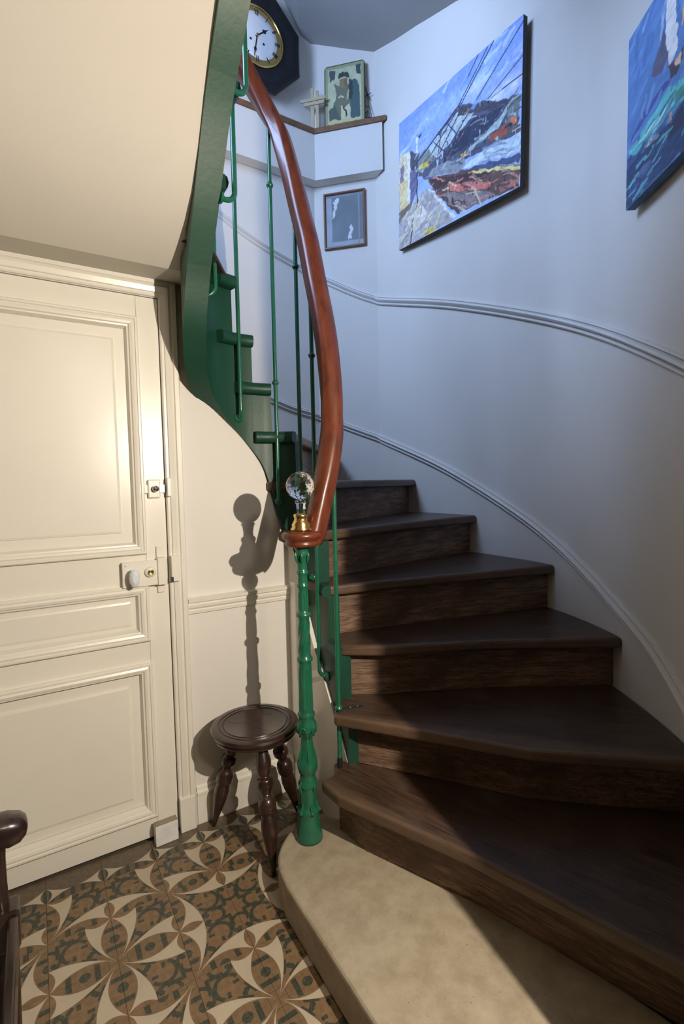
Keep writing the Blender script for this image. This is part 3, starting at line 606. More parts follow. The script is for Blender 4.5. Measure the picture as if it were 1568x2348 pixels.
# stone first step with a rounded end carrying the newel
sp = [(.578, .20), (.578, 1.30)] + [tuple(p) for p in cr([(.578, 1.30), (.590, 1.375), (.622, 1.44), (.685, 1.497), (.76, 1.515), (.84, 1.487), (.895, 1.43)], 5)[1:]] + [(1.0, 1.2), (1.14, .42), (1.0, .36), (.85, .375), (.85, .20)]
b = MB(); b.prism(sp, 0, SZ[1]); b.build('stone_step', 'stone', stair, bevel=.012, seg=3)
NOS = {2: [(.762, 1.405), (.769, 1.304), (.843, 1.12), (.932, .904), (1.001, .667), (1.062, .452)],
       3: [(.827, 1.419), (.99, 1.193), (1.191, .907), (1.486, .64)],
       4: [(.893, 1.50), (1.042, 1.411), (1.395, 1.238), (1.816, .973)],
       5: [(.902, 1.598), (1.128, 1.568), (1.945, 1.384)],
       6: [(.912, 1.69), (1.45, 1.80), (2.017, 1.883)],
       7: [(.908, 1.755), (1.40, 2.06), (1.99, 2.37)],
       8: [(.889, 1.796), (1.439, 2.499)], 9: [(.815, 1.836), (1.18, 2.8)], 10: [(.748, 1.842), (.78, 2.8)], 11: [(.681, 1.845), (.35, 2.8)],
       12: [(.58, 1.59), (-.3, 1.98)], 13: [(.575, 1.466), (-.3, 1.55)], 14: [(.57, 1.335), (-.3, 1.335)], 15: [(.57, 1.19), (-.3, 1.19)], 16: [(.57, 1.04), (-.3, 1.04)], 17: [(.57, .88), (-.3, .88)], 18: [(.57, .72), (-.3, .72)]}
def full_line(k):
    L = [np.array(p, float) for p in NOS[k]]; d = L[-1]-L[-2]; d /= np.linalg.norm(d); s = wall_hit(L[-2], d); return L[:-1]+[wall_at(s)-d*.001], s
def offset(L, d):
    """shift a nosing line up-stair (left of inner->outer direction)"""
    out = []
    for i, p in enumerate(L):
        t = L[min(i+1, len(L)-1)]-L[max(i-1, 0)]; t = t/np.linalg.norm(t); out.append(p+np.array([-t[1], t[0]])*d)
    return out
TH = .040
def local_obj(mb, name, mat, org, ang, parent, z, bevel=0, seg=3):
    """mesh whose local X runs along the tread (keeps the grain along the board)"""
    ca, sa = math.cos(-ang), math.sin(-ang)
    mb.v = [((x-org[0])*ca-(y-org[1])*sa, (x-org[0])*sa+(y-org[1])*ca, zz-z) for x, y, zz in mb.v]
    o = mb.build(name, mat, None, bevel=bevel, seg=seg, auto=50)
    o.parent = parent; o.location = (org[0]-stair.location[0], org[1]-stair.location[1], z-stair.location[2]); o.rotation_euler = (0, 0, ang); return o
LIN = {k: full_line(k) for k in NOS}
for k in range(2, 18):
    L, s0 = LIN[k]; L2, s1 = LIN[k+1]; zt = SZ[k]
    back = offset(L2, .115 if k < 8 else .05 if k < 11 else 0 if k == 11 else .02)
    side = [wall_at(s0+(s1-s0)*q/10)-np.array((0, 0)) for q in range(1, 10)]
    d = L[-1]-L[0]; ang = math.atan2(d[1], d[0])
    if k == 2:                               # scooped inner end of the first wooden tread
        inner = [np.array(p) for p in ((.812, 1.412), (.838, 1.437), (.850, 1.47), (.885, 1.475))]
        front = L
        poly = [tuple(p) for p in front]+[tuple(p) for p in side]+[tuple(p) for p in back[::-1]][:-1]+[tuple(p) for p in inner[::-1]]
    else:
        poly = [tuple(p) for p in L]+[tuple(p) for p in side]+[tuple(p) for p in back[::-1]]
    if k >= 4:                               # boards stop at the stringer; the painted return finishes the end
        for j, pp in ((0, L[0]), (len(poly)-1, None)):
            q = np.array(poly[j]); sF = f_near(q); poly[j] = tuple(f_at(sF)[:2]-f_norm(sF)*.004)
    mb = MB(); mb.prism(poly, zt-({11: .014, 12: .018}.get(k, TH)), zt)
    tr = local_obj(mb, 'tread', 'tread', L[0], ang, stair, zt, bevel=.011)
    if k >= 4:                               # green painted return of the nosing over the stringer
        a, c = L[0], back[0]; sF = f_near(a), (f_near(a)+(.055 if k >= 12 else .10) if k > 10 else f_near(c)+.012 if k > 7 else f_near(L2[0])-.025); n = 8; R = []
        e = L[1]-L[0]; e /= np.linalg.norm(e)
        for q in range(n+1):
            s = sF[0]+(sF[1]-sF[0])*q/n if q else sF[0]
            P = f_at(s); N = f_norm(s); w_ = .026 if k < 8 else .036 if k < 11 else .048
            R.append([(P[0]+N[0]*u, P[1]+N[1]*u, zt+v) for u, v in ((.0, -.041), (w_-.016, -.043), (w_-.004, -.036), (w_, -.020), (w_-.004, -.004), (w_-.014, .002), (-.012, .002), (-.012, -.041))])
        P = f_at(sF[0]); N = f_norm(sF[0])
        m2 = MB(); m2.rings(R, True)
        ca, sa = math.cos(-ang), math.sin(-ang)
        m2.v = [((x-L[0][0])*ca-(y-L[0][1])*sa, (x-L[0][0])*sa+(y-L[0][1])*ca, zz-zt) for x, y, zz in m2.v]
        o = m2.build('nosing_return', 'green_dark'); o.parent = tr; o.modifiers.new('split', 'EDGE_SPLIT').split_angle = math.radians(50)
    # riser under this nosing
    set_ = {2: .075, 3: .085, 4: .058}.get(k, .045 if k < 12 else .012)
    r0, r1 = offset(L, set_), offset(L, set_+(.02 if k < 12 else .008))
    for rr in (r0, r1):                      # start at the stringer face
        e = rr[1]-rr[0]; e = e/np.linalg.norm(e)
        if k >= 5: sF = f_near(rr[0]); rr[0] = f_at(sF)[:2]-f_norm(sF)*.012
        elif k >= 3: rr[0] = rr[0]+e*.045
        else: rr[0] = np.array((.838, 1.415))+(0 if rr is r0 else 1)*np.array((.02, .004)); rr[1] = rr[1]+np.array((.012, -.05))
    poly = [tuple(p) for p in r0]+[tuple(p) for p in r1[::-1]]
    mb = MB(); mb.prism(poly, SZ[k-1]+(.0005 if k < 12 else .035), zt-TH-.0005); local_obj(mb, 'riser', 'riser', r0[0], ang, stair, SZ[k-1])
# stringer: follows the well, top cut to the steps
brk = [f_near(LIN[k][0][0]) for k in range(3, 19)]
def z_top(s):
    k = 2
    for i, bs in enumerate(brk):
        if s >= bs: k = i+3
    return SZ[min(k, 17)]-TH+.001
samples = []
for i in range(len(FS)): samples.append(FS[i])
for bs in brk: samples += [bs-.0008, bs+.0002]
samples = sorted(s for s in set(samples) if .03 <= s <= FS[-1])
R = []
for s in samples:
    P = f_at(s); N = f_norm(s); th = .045 if s < FS[60] else .075; zt = max(z_top(s), P[2]+.02)
    R.append([(P[0], P[1], P[2]), (P[0], P[1], zt), (P[0]-N[0]*th, P[1]-N[1]*th, zt), (P[0]-N[0]*th, P[1]-N[1]*th, P[2])])
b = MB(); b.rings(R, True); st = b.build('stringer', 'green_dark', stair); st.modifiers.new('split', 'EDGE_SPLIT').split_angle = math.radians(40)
# ------------------------------------------------------------------ railing
rail = thing('stair_railing', 'green iron stair railing with mahogany handrail and crystal ball newel', 'railing', (.731, 1.436, SZ[1]))
NX, NY = .731, 1.436
NZ = lambda y: SZ[1]+(2336-y)/1811*.982
np_ = [(2336, .0455), (2318, .0455), (2300, .0425), (2270, .0405), (2190, .0345), (2172, .034), (2160, .037), (2148, .037), (2136, .029), (2120, .0275), (2010, .0265), (1998, .032), (1984, .033), (1972, .027), (1955, .027), (1930, .0255), (1905, .031), (1880, .034), (1850, .0335), (1815, .027), (1770, .0215), (1710, .0185), (1690, .020), (1668, .028), (1640, .0335), (1612, .0325), (1592, .026), (1584, .026), (1572, .0235), (1560, .0285), (1548, .0285), (1536, .0235), (1520, .0232), (1255, .0212), (1228, .0205), (1218, .0262), (1204, .0262), (1192, .0205), (1180, .0200), (975, .0180), (955, .0182), (945, .0245), (930, .0245), (920, .0172), (905, .017), (800, .0160), (775, .0162), (768, .0195), (756, .0195), (748, .0162), (695, .016), (686, .0192), (676, .0192), (668, .0155), (610, .0158), (580, .0185), (560, .0228), (552, .020), (540, .0235), (528, .0255), (518, .0255)]
prof = []
for (ya, ra), (yb, rb) in zip(np_[:-1], np_[1:]):
    n = max(1, int(abs(ya-yb)/12))
    prof += [(ra+(rb-ra)*i/n, NZ(ya+(yb-ya)*i/n)) for i in range(n)]
prof.append((np_[-1][1], NZ(np_[-1][0])))
y_of = lambda z: 2336-(z-SZ[1])/.982*1811
def nmod(t, z):
    y = y_of(z)
    if 1262 < y < 1515 or 808 < y < 900: return 1+.085*math.cos(8*t)
    if 985 < y < 1175: return 1+.075*math.cos(5*t+y*.05)
    if 1600 < y < 1680: return 1+.05*math.cos(6*t)
    if 1720 < y < 1900: return 1+.05*math.cos(4*t+.4)*math.sin((y-1720)/180*math.pi)
    if 2015 < y < 2115: return 1+.10*abs(math.cos(2*t+.3))
    return 1
b = MB(); b.lathe([(0, prof[0][1])]+prof+[(0, prof[-1][1])], 48, (NX, NY, 0), mod=nmod)
newel = b.build('newel_post', 'green', rail)
# cast leaves and scrolls on the newel
def leaf(a, y0, y1, r0, r1, w_, lift=.006):
    pts = []; z0, z1 = NZ(y0), NZ(y1)
    for i in range(9):
        t = i/8; z = z0+(z1-z0)*t; r = r0+(r1-r0)*t+lift*math.sin(t*math.pi)**.7; pts.append(((NX+r*math.cos(a), NY+r*math.sin(a), z), w_*max(.12, math.sin(.25+t*2.6))))
    return pts
for k in range(6):                           # curling leaves at the foot
    a = k*math.pi/3+.35; b = MB()
    P = [(r, NZ(y)) for r, y in ((.027, 2090), (.029, 2120), (.034, 2148), (.0385, 2158), (.0400, 2149), (.0375, 2142))]
    b.tube([(NX+r*math.cos(a), NY+r*math.sin(a), z) for r, z in P], [.003, .0045, .005, .0042, .0036, .002], 8); b.build('cast_leaf', 'green', newel)
for k in range(4):                           # small scroll brackets at the upper foot ring
    a = k*math.pi/2+.2; b = MB()
    P = [(r, NZ(y)) for r, y in ((.0265, 2075), (.0275, 2040), (.030, 2012), (.034, 1996), (.0345, 1985), (.032, 1980))]
    b.tube([(NX+r*math.cos(a), NY+r*math.sin(a), z) for r, z in P], [.002, .003, .0036, .0036, .003, .002], 8); b.build('cast_leaf', 'green', newel)
for k in range(5):                           # upright acanthus leaves on the waist
    a = k*2*math.pi/5+.6; L = leaf(a, 1910, 1745, .0312, .0185, .0045, .0035); b = MB(); b.tube([p for p, _ in L], [w_ for _, w_ in L], 8); b.build('cast_leaf', 'green', newel)
for k in range(5):                           # loops over the bulb
    a = k*2*math.pi/5+.1; b = MB(); P = []
    for i in range(13):
        t = math.pi*i/12; z = NZ(1690)+(NZ(1618)-NZ(1690))*math.sin(t); da = .42*math.cos(t); r = .0335 if .3 < t < 2.85 else .024
        P.append((NX+r*math.cos(a+da), NY+r*math.sin(a+da), z))
    b.tube(P, .0028, 6); b.build('cast_scroll', 'green', newel)
for k in range(6):                           # capital leaves under the cap
    a = k*math.pi/3; L = leaf(a, 625, 556, .0158, .0225, .005, .003); b = MB(); b.tube([p for p, _ in L], [w_ for _, w_ in L], 8); b.build('cast_leaf', 'green', newel)
# wooden volute on the newel and the handrail
b = MB(); b.lathe([(0, 1.100), (.046, 1.100), (.054, 1.104), (.057, 1.112), (.052, 1.117), (.055, 1.122), (.063, 1.128), (.066, 1.137), (.062, 1.146), (.052, 1.150), (0, 1.151)], 40, (NX, NY, 0)); b.build('rail_volute', 'mahogany', rail)
RP = [(.760, 1.437, 1.118), (.776, 1.438, 1.135), (.790, 1.440, 1.178), (.806, 1.442, 1.232), (.831, 1.446, 1.318), (.858, 1.457, 1.42), (.877, 1.472, 1.50), (.890, 1.493, 1.62), (.897, 1.522, 1.76), (.900, 1.560, 1.895), (.9005, 1.605, 2.03), (.901, 1.655, 2.19), (.899, 1.705, 2.32), (.890, 1.752, 2.475), (.868, 1.795, 2.635), (.832, 1.828, 2.735), (.790, 1.845, 2.815),
      (.735, 1.850, 2.90), (.675, 1.838, 3.0), (.62, 1.80, 3.1), (.58, 1.74, 3.2), (.562, 1.66, 3.33), (.56, 1.53, 3.5), (.56, 1.35, 3.7), (.56, 1.1, 3.98)]
RC = [tuple(p) for p in cr(RP, 8)]
hp = [(1.22*a, 1.15*c_) for a, c_ in [(-.030, -.016), (-.022, -.026), (.022, -.026), (.030, -.016), (.027, -.004), (.031, .008), (.026, .021), (.012, .029), (-.012, .029), (-.026, .021), (-.031, .008), (-.027, -.004)]]
b = MB(); b.sweep(RC, hp); hr = b.build('handrail', 'mahogany', rail)
def rail_z(p):
    i = min(range(len(RC)), key=lambda k: math.dist(RC[k][:2], p)); return RC[i][2]
# crystal ball finial on a brass socket
fin = MB(); fin.lathe([(0, 1.151), (.034, 1.151), (.035, 1.158), (.030, 1.164), (.031, 1.172), (.024, 1.184), (.0215, 1.192), (.0245, 1.197), (.0245, 1.203), (.021, 1.207), (0, 1.208)], 32, (NX, NY, 0))
fin = fin.build('finial_socket', 'brass', rail)
b = MB(); b.lathe([(0, 1.2083), (.017, 1.2083), (.016, 1.222), (.0185, 1.240), (.024, 1.2495), (0, 1.2500)], 8, (NX, NY, 0), smooth=False); b.build('crystal_neck', 'crystal', fin)
b = MB(); R = []; NB = 13
for i in range(NB+1):
    ph = -math.pi/2+math.pi*(i+.0)/NB; ph = max(-1.45, min(1.45, ph))
    off = .5*(i % 2)
    R.append([(NX+.0465*math.cos(ph)*math.cos(2*math.pi*(k+off)/20), NY+.0465*math.cos(ph)*math.sin(2*math.pi*(k+off)/20), 1.2965+.0465*math.sin(ph)) for k in range(20)])
vs = [p for r in R for p in r]; fs = []
for i in range(NB):
    for k in range(20):
        a, a2, c, c2 = i*20+k, i*20+(k+1) % 20, (i+1)*20+k, (i+1)*20+(k+1) % 20
        fs += [(a, a2, c), (a2, c2, c)] if i % 2 == 0 else [(a, a2, c2), (a, c2, c)]
b.add(vs, fs); b.add(R[0], [list(range(20))[::-1]]); b.add(R[-1], [list(range(20))]); b.build('crystal_ball', 'crystal', fin)
# balusters: iron rods bent to the stringer
RAD = .0078
def collar(parent, x, y, z, r=.0135):
    b = MB(); b.lathe([(.006, -.010), (.010, -.009), (.0105, -.005), (r, -.003), (r, .003), (.0105, .005), (.010, .009), (.006, .010)], 16, (x, y, z)); b.build('collar', 'green', parent)
def baluster(x, y, zb, cols=(), s=None, zt=None, r=.032):
    zt = zt or rail_z((x, y))-.012; b = MB(); P = f_at(s if s is not None else f_near((x, y)))
    d = Vector((P[0]-x, P[1]-y, 0)); L = d.length; d.normalize(); r = min(r, L*.95)
    pts = [(x+d.x*L, y+d.y*L, zb)]
    for i in range(9):
        a = math.pi/2*i/8; q = r*(1-math.sin(a)); pts.append((x+d.x*q, y+d.y*q, zb+r*(1-math.cos(a))))
    n = 10; pts += [(x, y, zb+r+(zt-zb-r)*(i+1)/n) for i in range(n)]
    b.tube(pts, RAD, 12); o = b.build('baluster', 'green', rail)
    ros = MB(); e = (x+d.x*(L-.001), y+d.y*(L-.001), zb); ros.lathe([(0, .010), (.010, .009), (.016, .005), (.018, .0), (.018, -.004)], 16, e, (-d.x, -d.y, 0)); ros.build('rosette', 'green', o)
    for z in cols: collar(o, x, y, z)
    return o
# first rod stands on the second step and is strapped to the third tread
b = MB(); b.tube([(.858, 1.438, .33+(1.34-.33)*i/10) for i in range(11)], RAD, 12); o = b.build('baluster', 'green', rail)
collar(o, .858, 1.438, .527); collar(o, .858, 1.438, 1.305, .0125)
b = MB(); b.lathe([(.0095, .312), (.0095, .345), (.0082, .352)], 14, (.858, 1.438, 0)); b.build('ferrule', 'iron', o)
b = MB(); dx, dy = .83, -.56; L0 = (.865, 1.434); b.solid([(-.005, 0), (.078, -.007), (.082, 0), (.078, .007), (-.005, .010)], (L0[0], L0[1], .5172), (.98, -.2, 0), (.2, .98, 0), (0, 0, 1), .005); sp_ = b.build('tread_strap', 'iron', o)
for q in (.035, .062):
    b = MB(); b.lathe([(0, .0), (.004, 0), (.003, .002), (0, .0026)], 8, (L0[0]+.98*q, L0[1]-.2*q, .5222)); b.build('screw', 'steel', sp_)
baluster(.894, 1.635, .565, (1.775,), r=.03)
baluster(.888, 1.735, .93, (2.13,))
baluster(.832, 1.826, 1.235, (1.705, 2.46))
baluster(.690, 1.838, 1.565, ())
baluster(.572, 1.735, 1.965, (), r=.036)
baluster(.566, 1.50, 2.165, (), r=.036)
baluster(.566, 1.385, 2.40, (), r=.036)
baluster(.566, 1.25, 2.62, (), r=.036)
baluster(.566, 1.10, 2.85, (), r=.036)
# ------------------------------------------------------------------ things
# stool
SX, SY, SH = .645, 1.677, .44
stool = thing('round_stool', 'dark turned-leg round wooden stool beside the newel post', 'stool', (SX, SY, 0))
b = MB(); sprof = [(0, .402), (.142, .402), (.150, .406), (.153, .414), (.149, .417), (.156, .421), (.159, .430), (.156, .437), (.150, .440), (.134, .440), (.132, .4372), (.129, .4372), (.127, .440), (.119, .440), (.117, .4372), (.114, .4372), (.112, .440), (.108, .4385), (0, .4385)]
b.lathe(sprof, 56, (SX, SY, 0)); seat = b.build('seat', 'stool', stool); seat.modifiers.new('split', 'EDGE_SPLIT').split_angle = math.radians(35)
for (x0, y0, x1, y1) in ((-.085, .055, -.03, .005), (-.03, .0, .012, -.085)):
    b = MB(); d = Vector((x1-x0, y1-y0, 0)); n = Vector((-d.y, d.x, 0)).normalized()*.0016
    b.solid([(x0-n.x, y0-n.y), (x1, y1), (x0+n.x, y0+n.y)], (SX, SY, .4382), (1, 0, 0), (0, 1, 0), (0, 0, 1), .0006); b.build('crack', 'ink', seat)
b = MB(); b.solid([(.052, .030), (.062, .040), (.075, .036), (.082, .043), (.078, .030), (.064, .026)], (SX, SY, .4382), (1, 0, 0), (0, 1, 0), (0, 0, 1), .0006); b.build('knot_hole', 'ink', seat)
lp = [(0, .0155), (.06, .019), (.17, .0265), (.235, .022), (.262, .0175), (.275, .024), (.29, .0285), (.315, .029), (.335, .0285), (.355, .023), (.385, .017), (.405, .018), (.435, .027), (.47, .0305), (.505, .030), (.53, .0295), (.545, .023), (.57, .0245), (.63, .0278), (.70, .026), (.80, .019), (.90, .0125), (1.0, .0068)]
for ft in ((.524, 1.832), (.617, 1.479), (.832, 1.735)):
    top = Vector((SX+(ft[0]-SX)*.42, SY+(ft[1]-SY)*.42, .403)); bot = Vector((ft[0], ft[1], 0.002)); ax = bot-top; Ln = ax.length
    pts = cr([(t, r) for t, r in lp], 3)
    b = MB(); b.lathe([(0, 0)]+[(r, t*Ln) for t, r in pts]+[(0, Ln)], 20, top, ax); b.build('leg', 'stool', stool)
# marble block at the foot of the door
b = MB(); b.box((.313, 1.834, 0.0005), (.393, 1.868, .076)); o = b.build('marble_block', 'marble', bevel=.002)
o.data.transform(Matrix.Translation((-.353, -1.851, 0))); o.location = (.353, 1.851, 0); o.rotation_euler = (0, 0, math.radians(2)); tag(o, 'small white marble block against the foot of the door', 'block')
# armchair at the left edge
AX, AY = -.075, 1.125
ch = thing('armchair', 'dark polished wooden armchair at the left edge with rounded arm end', 'armchair', (-.35, .85, 0))
def ctube(name, P, r, parent=ch): b = MB(); b.tube(P, r, 14); return b.build(name, 'chair', parent)
for y in (AY, AY-.56):
    b = MB(); R = []
    for x, hw, zt_, zb_ in ((-.58, .020, .70, .672), (-.40, .024, .688, .655), (-.20, .027, .684, .645), (-.10, .030, .685, .632), (-.066, .031, .682, .622), (-.048, .028, .676, .626), (-.038, .020, .667, .636), (-.035, .008, .657, .645)):
        zc, hz = (zt_+zb_)/2, (zt_-zb_)/2
        R.append([(x, y+hw*math.copysign(abs(math.cos(a))**.7, math.cos(a)), zc+hz*math.copysign(abs(math.sin(a))**.7, math.sin(a))) for a in [2*math.pi*k/16 for k in range(16)]])
    b.rings(R, True); b.build('armrest', 'chair', ch)
    ctube('arm_post', [(-.088, y, z) for z in (.50, .55, .60, .64)], [.017, .015, .015, .017])
    b = MB(); b.box((-.105, y-.024, .425), (-.056, y+.024, .502)); b.build('corner_block', 'chair', ch, bevel=.005)
    ctube('front_leg', [(-.082, y, z) for z in (.0, .02, .1, .25, .40, .428)], [.014, .017, .0165, .019, .0215, .022])
    ctube('back_leg', [(-.60, y, .0), (-.57, y, .25), (-.57, y, .45), (-.58, y, .72), (-.62, y, 1.0)], .02)
b = MB(); b.box((-.57, AY-.54, .43), (-.10, AY-.02, .475)); b.build('seat', 'chair', ch, bevel=.01)
b = MB(); b.box((-.075, AY-.535, .43), (-.058, AY-.025, .495)); b.build('front_rail', 'chair', ch, bevel=.004)
for z in (.60, .78, .95):
    b = MB(); b.box((-.605-(z-.6)*.06, AY-.55, z-.03), (-.59-(z-.6)*.06, AY-.01, z+.03)); b.build('back_slat', 'chair', ch, bevel=.004)
ch.location.x -= .007
# ledge boxed round the corner, with a wooden top
SD = .08
def off_wall(d, ends):
    """plan polyline along diagonal and back wall, shifted into the room by d"""
    nA = np.array((1, 1))/2**.5; yB = 3.023-d; c = np.array(C1)-nA*d
    xB = (c[0]+c[1])-yB; return [np.array((ends[0], c[0]+c[1]-ends[0])), np.array((xB, yB)), np.array((ends[1], yB))]
led = thing('wall_ledge', 'boxed plaster ledge with brown wooden top running round the corner', 'ledge', (1.70, 3.0, 3.295))
fr = off_wall(SD, (1.985, .25)); bk = [np.array((2.0, 2.718)), np.array((1.70, 3.018)), np.array((.25, 3.018))]
b = MB(); b.prism([tuple(p) for p in fr]+[tuple(p) for p in bk[::-1]], 3.295, 3.584); b.build('ledge_box', 'plaster', led)
fr2 = off_wall(SD+.014, (1.996, .25))
b = MB(); b.prism([tuple(p) for p in fr2]+[tuple(p) for p in bk[::-1]], 3.5845, 3.616); b.build('wooden_top', 'ledgewood', led, bevel=.004)
# ---- painted rectangles: colour per vertex, computed here
def inpoly(U, V, pts):
    r = np.zeros(U.shape, bool); n = len(pts)
    for i in range(n):
        (x1, y1), (x2, y2) = pts[i], pts[(i+1) % n]
        c = ((y1 > V) != (y2 > V))
        if y1 != y2: r ^= c & (U < (x2-x1)*(V-y1)/(y2-y1)+x1)
    return r
def vnoise(nx, ny, sx, sy):
    g = rng.random((sy+2, sx+2)); x = np.linspace(0, sx, nx); y = np.linspace(0, sy, ny); xi = x.astype(int); yi = y.astype(int); fx = (x-xi)[None]; fy = (y-yi)[:, None]
    g00, g10, g01, g11 = g[np.ix_(yi, xi)], g[np.ix_(yi, xi+1)], g[np.ix_(yi+1, xi)], g[np.ix_(yi+1, xi+1)]
    return (g00*(1-fx)+g10*fx)*(1-fy)+(g01*(1-fx)+g11*fx)*fy
def albedo(rgb, ref=(180, 188, 208), k=.78):
    a, r = np.array(lin(rgb)), np.array(lin(ref)); return np.clip(a/r*k, .008, .9)
def picture(name, mat, parent, TL, BL, TR, BR, nx, ny, fn):
    TL, BL, TR, BR = [np.array(p, float) for p in (TL, BL, TR, BR)]
    u, v = np.linspace(0, 1, nx), np.linspace(0, 1, ny); U, V = np.meshgrid(u, v)
    P = ((BL[None, None]*(1-U[..., None])+BR[None, None]*U[..., None])*(1-V[..., None])+(TL[None, None]*(1-U[..., None])+TR[None, None]*U[..., None])*V[..., None]).reshape(-1, 3)
    P -= np.array(parent.location)
    idx = np.arange(nx*ny).reshape(ny, nx); q = np.stack([idx[:-1, :-1], idx[:-1, 1:], idx[1:, 1:], idx[1:, :-1]], -1).reshape(-1, 4)
    me = bpy.data.meshes.new(name); me.from_pydata(P.tolist(), [], q.tolist()); me.update()
    C = fn(U, V); at = me.color_attributes.new('Col', 'FLOAT_COLOR', 'POINT')
    at.data.foreach_set('color', np.concatenate([C, np.ones((*C.shape[:2], 1))], -1).reshape(-1).astype(np.float32))
    me.materials.append(M[mat]); o = bpy.data.objects.new(name, me); COL.objects.link(o); o.parent = parent; return o
def warp(U, V, a=.012, s=26):
    ny, nx = U.shape; return U+(vnoise(nx, ny, s, s)-.5)*a, V+(vnoise(nx, ny, s, s)-.5)*a
def dabs(C, Uw, Vw, region, n, dirs, pal, ln, wd):
    """short brush strokes scattered inside a region"""
    us, vs = [p[0] for p in region], [p[1] for p in region]
    for _ in range(n):
        u, v = rng.uniform(min(us), max(us)), rng.uniform(min(vs), max(vs))
        if not inpoly(np.array([[u]]), np.array([[v]]), region)[0, 0]: continue
        d = np.array(dirs[rng.integers(len(dirs))])+rng.normal(0, .12, 2); d /= np.linalg.norm(d); l = rng.uniform(*ln); w_ = rng.uniform(*wd)
        a = (Uw-u)*d[0]+(Vw-v)*d[1]; b_ = -(Uw-u)*d[1]+(Vw-v)*d[0]
        m = (np.abs(a) < l/2) & (np.abs(b_) < w_); C[m] = C[m]*.3+albedo(pal[rng.integers(len(pal))])*.7
def station(U, V):
    ny, nx = U.shape; C = np.empty((*U.shape, 3)); t = V[..., None]
    C[:] = albedo((112, 140, 222))*t+albedo((150, 172, 224))*(1-t)
    C *= (1+.25*(vnoise(nx, ny, 30, 18)-.5)[..., None])
    Uw, Vw = warp(U, V, .02, 34)
    for col, (u, v), r in STATION_BLOB:
        m = np.exp(-(((Uw-u)/(r*1.5))**2+((Vw-v)/r)**2))*vnoise(nx, ny, 22, 22); C += (albedo(col)-C)*np.clip(m*1.2, 0, 1)[..., None]
    for col, pts in STATION_POLY:
        m = inpoly(Uw, Vw, pts); C[m] = (albedo(col)*(1+.55*(vnoise(nx, ny, 60, 60)-.5)[..., None]))[m]
    str_ = vnoise(nx, ny, 90, 34)                          # broken light and dark strokes over the structure
    reg = inpoly(Uw, Vw, STATION_POLY[0][1]); C[reg & (str_ > .84)] = albedo((150, 165, 190)); C[reg & (str_ < .14)] = albedo((30, 36, 62))
    reg = inpoly(Uw, Vw, STATION_POLY[15][1]); C[reg & (str_ > .86)] = albedo((150, 125, 125)); C[reg & (str_ < .16)] = albedo((45, 36, 48))
    dabs(C, Uw, Vw, STATION_POLY[0][1], 75, [(.8, -.25), (.35, .5), (.85, .05)], [(165, 180, 200), (45, 52, 85), (120, 135, 160), (30, 34, 58), (95, 100, 125), (140, 110, 95)], (.03, .12), (.0025, .006))
    dabs(C, Uw, Vw, STATION_POLY[1][1], 22, [(.3, .5), (.8, .1)], [(60, 70, 105), (200, 205, 205), (175, 175, 140)], (.03, .1), (.002, .004))
    dabs(C, Uw, Vw, STATION_POLY[12][1], 40, [(.9, -.3)], [(205, 215, 230), (130, 150, 190), (100, 120, 165)], (.04, .15), (.003, .007))
    dabs(C, Uw, Vw, STATION_POLY[15][1], 110, [(.9, -.35), (.7, -.6)], [(190, 130, 120), (50, 38, 50), (150, 120, 130), (205, 190, 175), (85, 62, 75)], (.03, .12), (.0025, .006))
    dabs(C, Uw, Vw, STATION_POLY[27][1], 60, [(.3, .6), (.6, .4)], [(185, 185, 195), (125, 120, 140), (170, 160, 150), (200, 195, 170)], (.03, .12), (.004, .009))
    dabs(C, Uw, Vw, [(0, .8), (0, 1), (1, 1), (1, .58), (.55, .8), (.2, .66)], 70, [(.9, .15), (.7, .5)], [(125, 155, 228), (105, 138, 220), (170, 188, 230), (145, 168, 226)], (.04, .14), (.006, .016))
    C *= (1+.30*(vnoise(nx, ny, 110, 70)-.5)[..., None]*(1+.4*(rng.random(3)-.5)))
    for col, wd, a, c in STATION_LINE:
        a, c = np.array(a), np.array(c); d = c-a; L2 = d@d; tt = np.clip(((U-a[0])*d[0]+(V-a[1])*d[1])/L2, 0, 1)
        m = np.hypot(U-a[0]-tt*d[0], (V-a[1]-tt*d[1])*.8) < wd*1.25; C[m] = albedo((44, 54, 98))
    return np.clip(C, .005, .95)
def sea(U, V):
    ny, nx = U.shape; C = np.empty((*U.shape, 3)); C[:] = albedo((75, 115, 182)); C *= (1+.35*(vnoise(nx, ny, 20, 40)-.5)[..., None])
    Uw, Vw = warp(U, V, .02, 30)
    far = inpoly(Uw, Vw, [(.38, -.1), (1.1, -.1), (1.1, .27), (.7, .31), (.38, .262)]); C[far] = albedo((35, 60, 108))
    far = inpoly(Uw, Vw, [(.38, .27), (.7, .31), (1.1, .27), (1.1, .36), (.38, .38)]); C[far] = albedo((85, 165, 188))
    for col, pts in SEA_POLY[1:]:
        m = inpoly(Uw, Vw, pts); C[m] = (albedo(col)*(1+.5*(vnoise(nx, ny, 30, 60)-.5)[..., None]))[m]
    dabs(C, Uw, Vw, [(0, .4), (0, 1), (1, 1), (1, .4)], 110, [(.2, .9), (.6, .5)], [(85, 125, 192), (62, 98, 165), (100, 140, 205), (70, 105, 172)], (.05, .2), (.006, .016))
    for col, pts in SEA_POLY[1:6]:
        m = inpoly(Uw, Vw, pts); C[m] = (albedo(col)*(1+.4*(vnoise(nx, ny, 40, 70)-.5)[..., None]))[m]
    dabs(C, Uw, Vw, [(0, 0), (0, .36), (1, .36), (1, 0)], 110, [(.9, .05), (.8, .3)], [(40, 70, 125), (28, 50, 95), (70, 120, 165), (55, 85, 140), (95, 165, 190)], (.04, .15), (.004, .012))
    return np.clip(C, .005, .95)
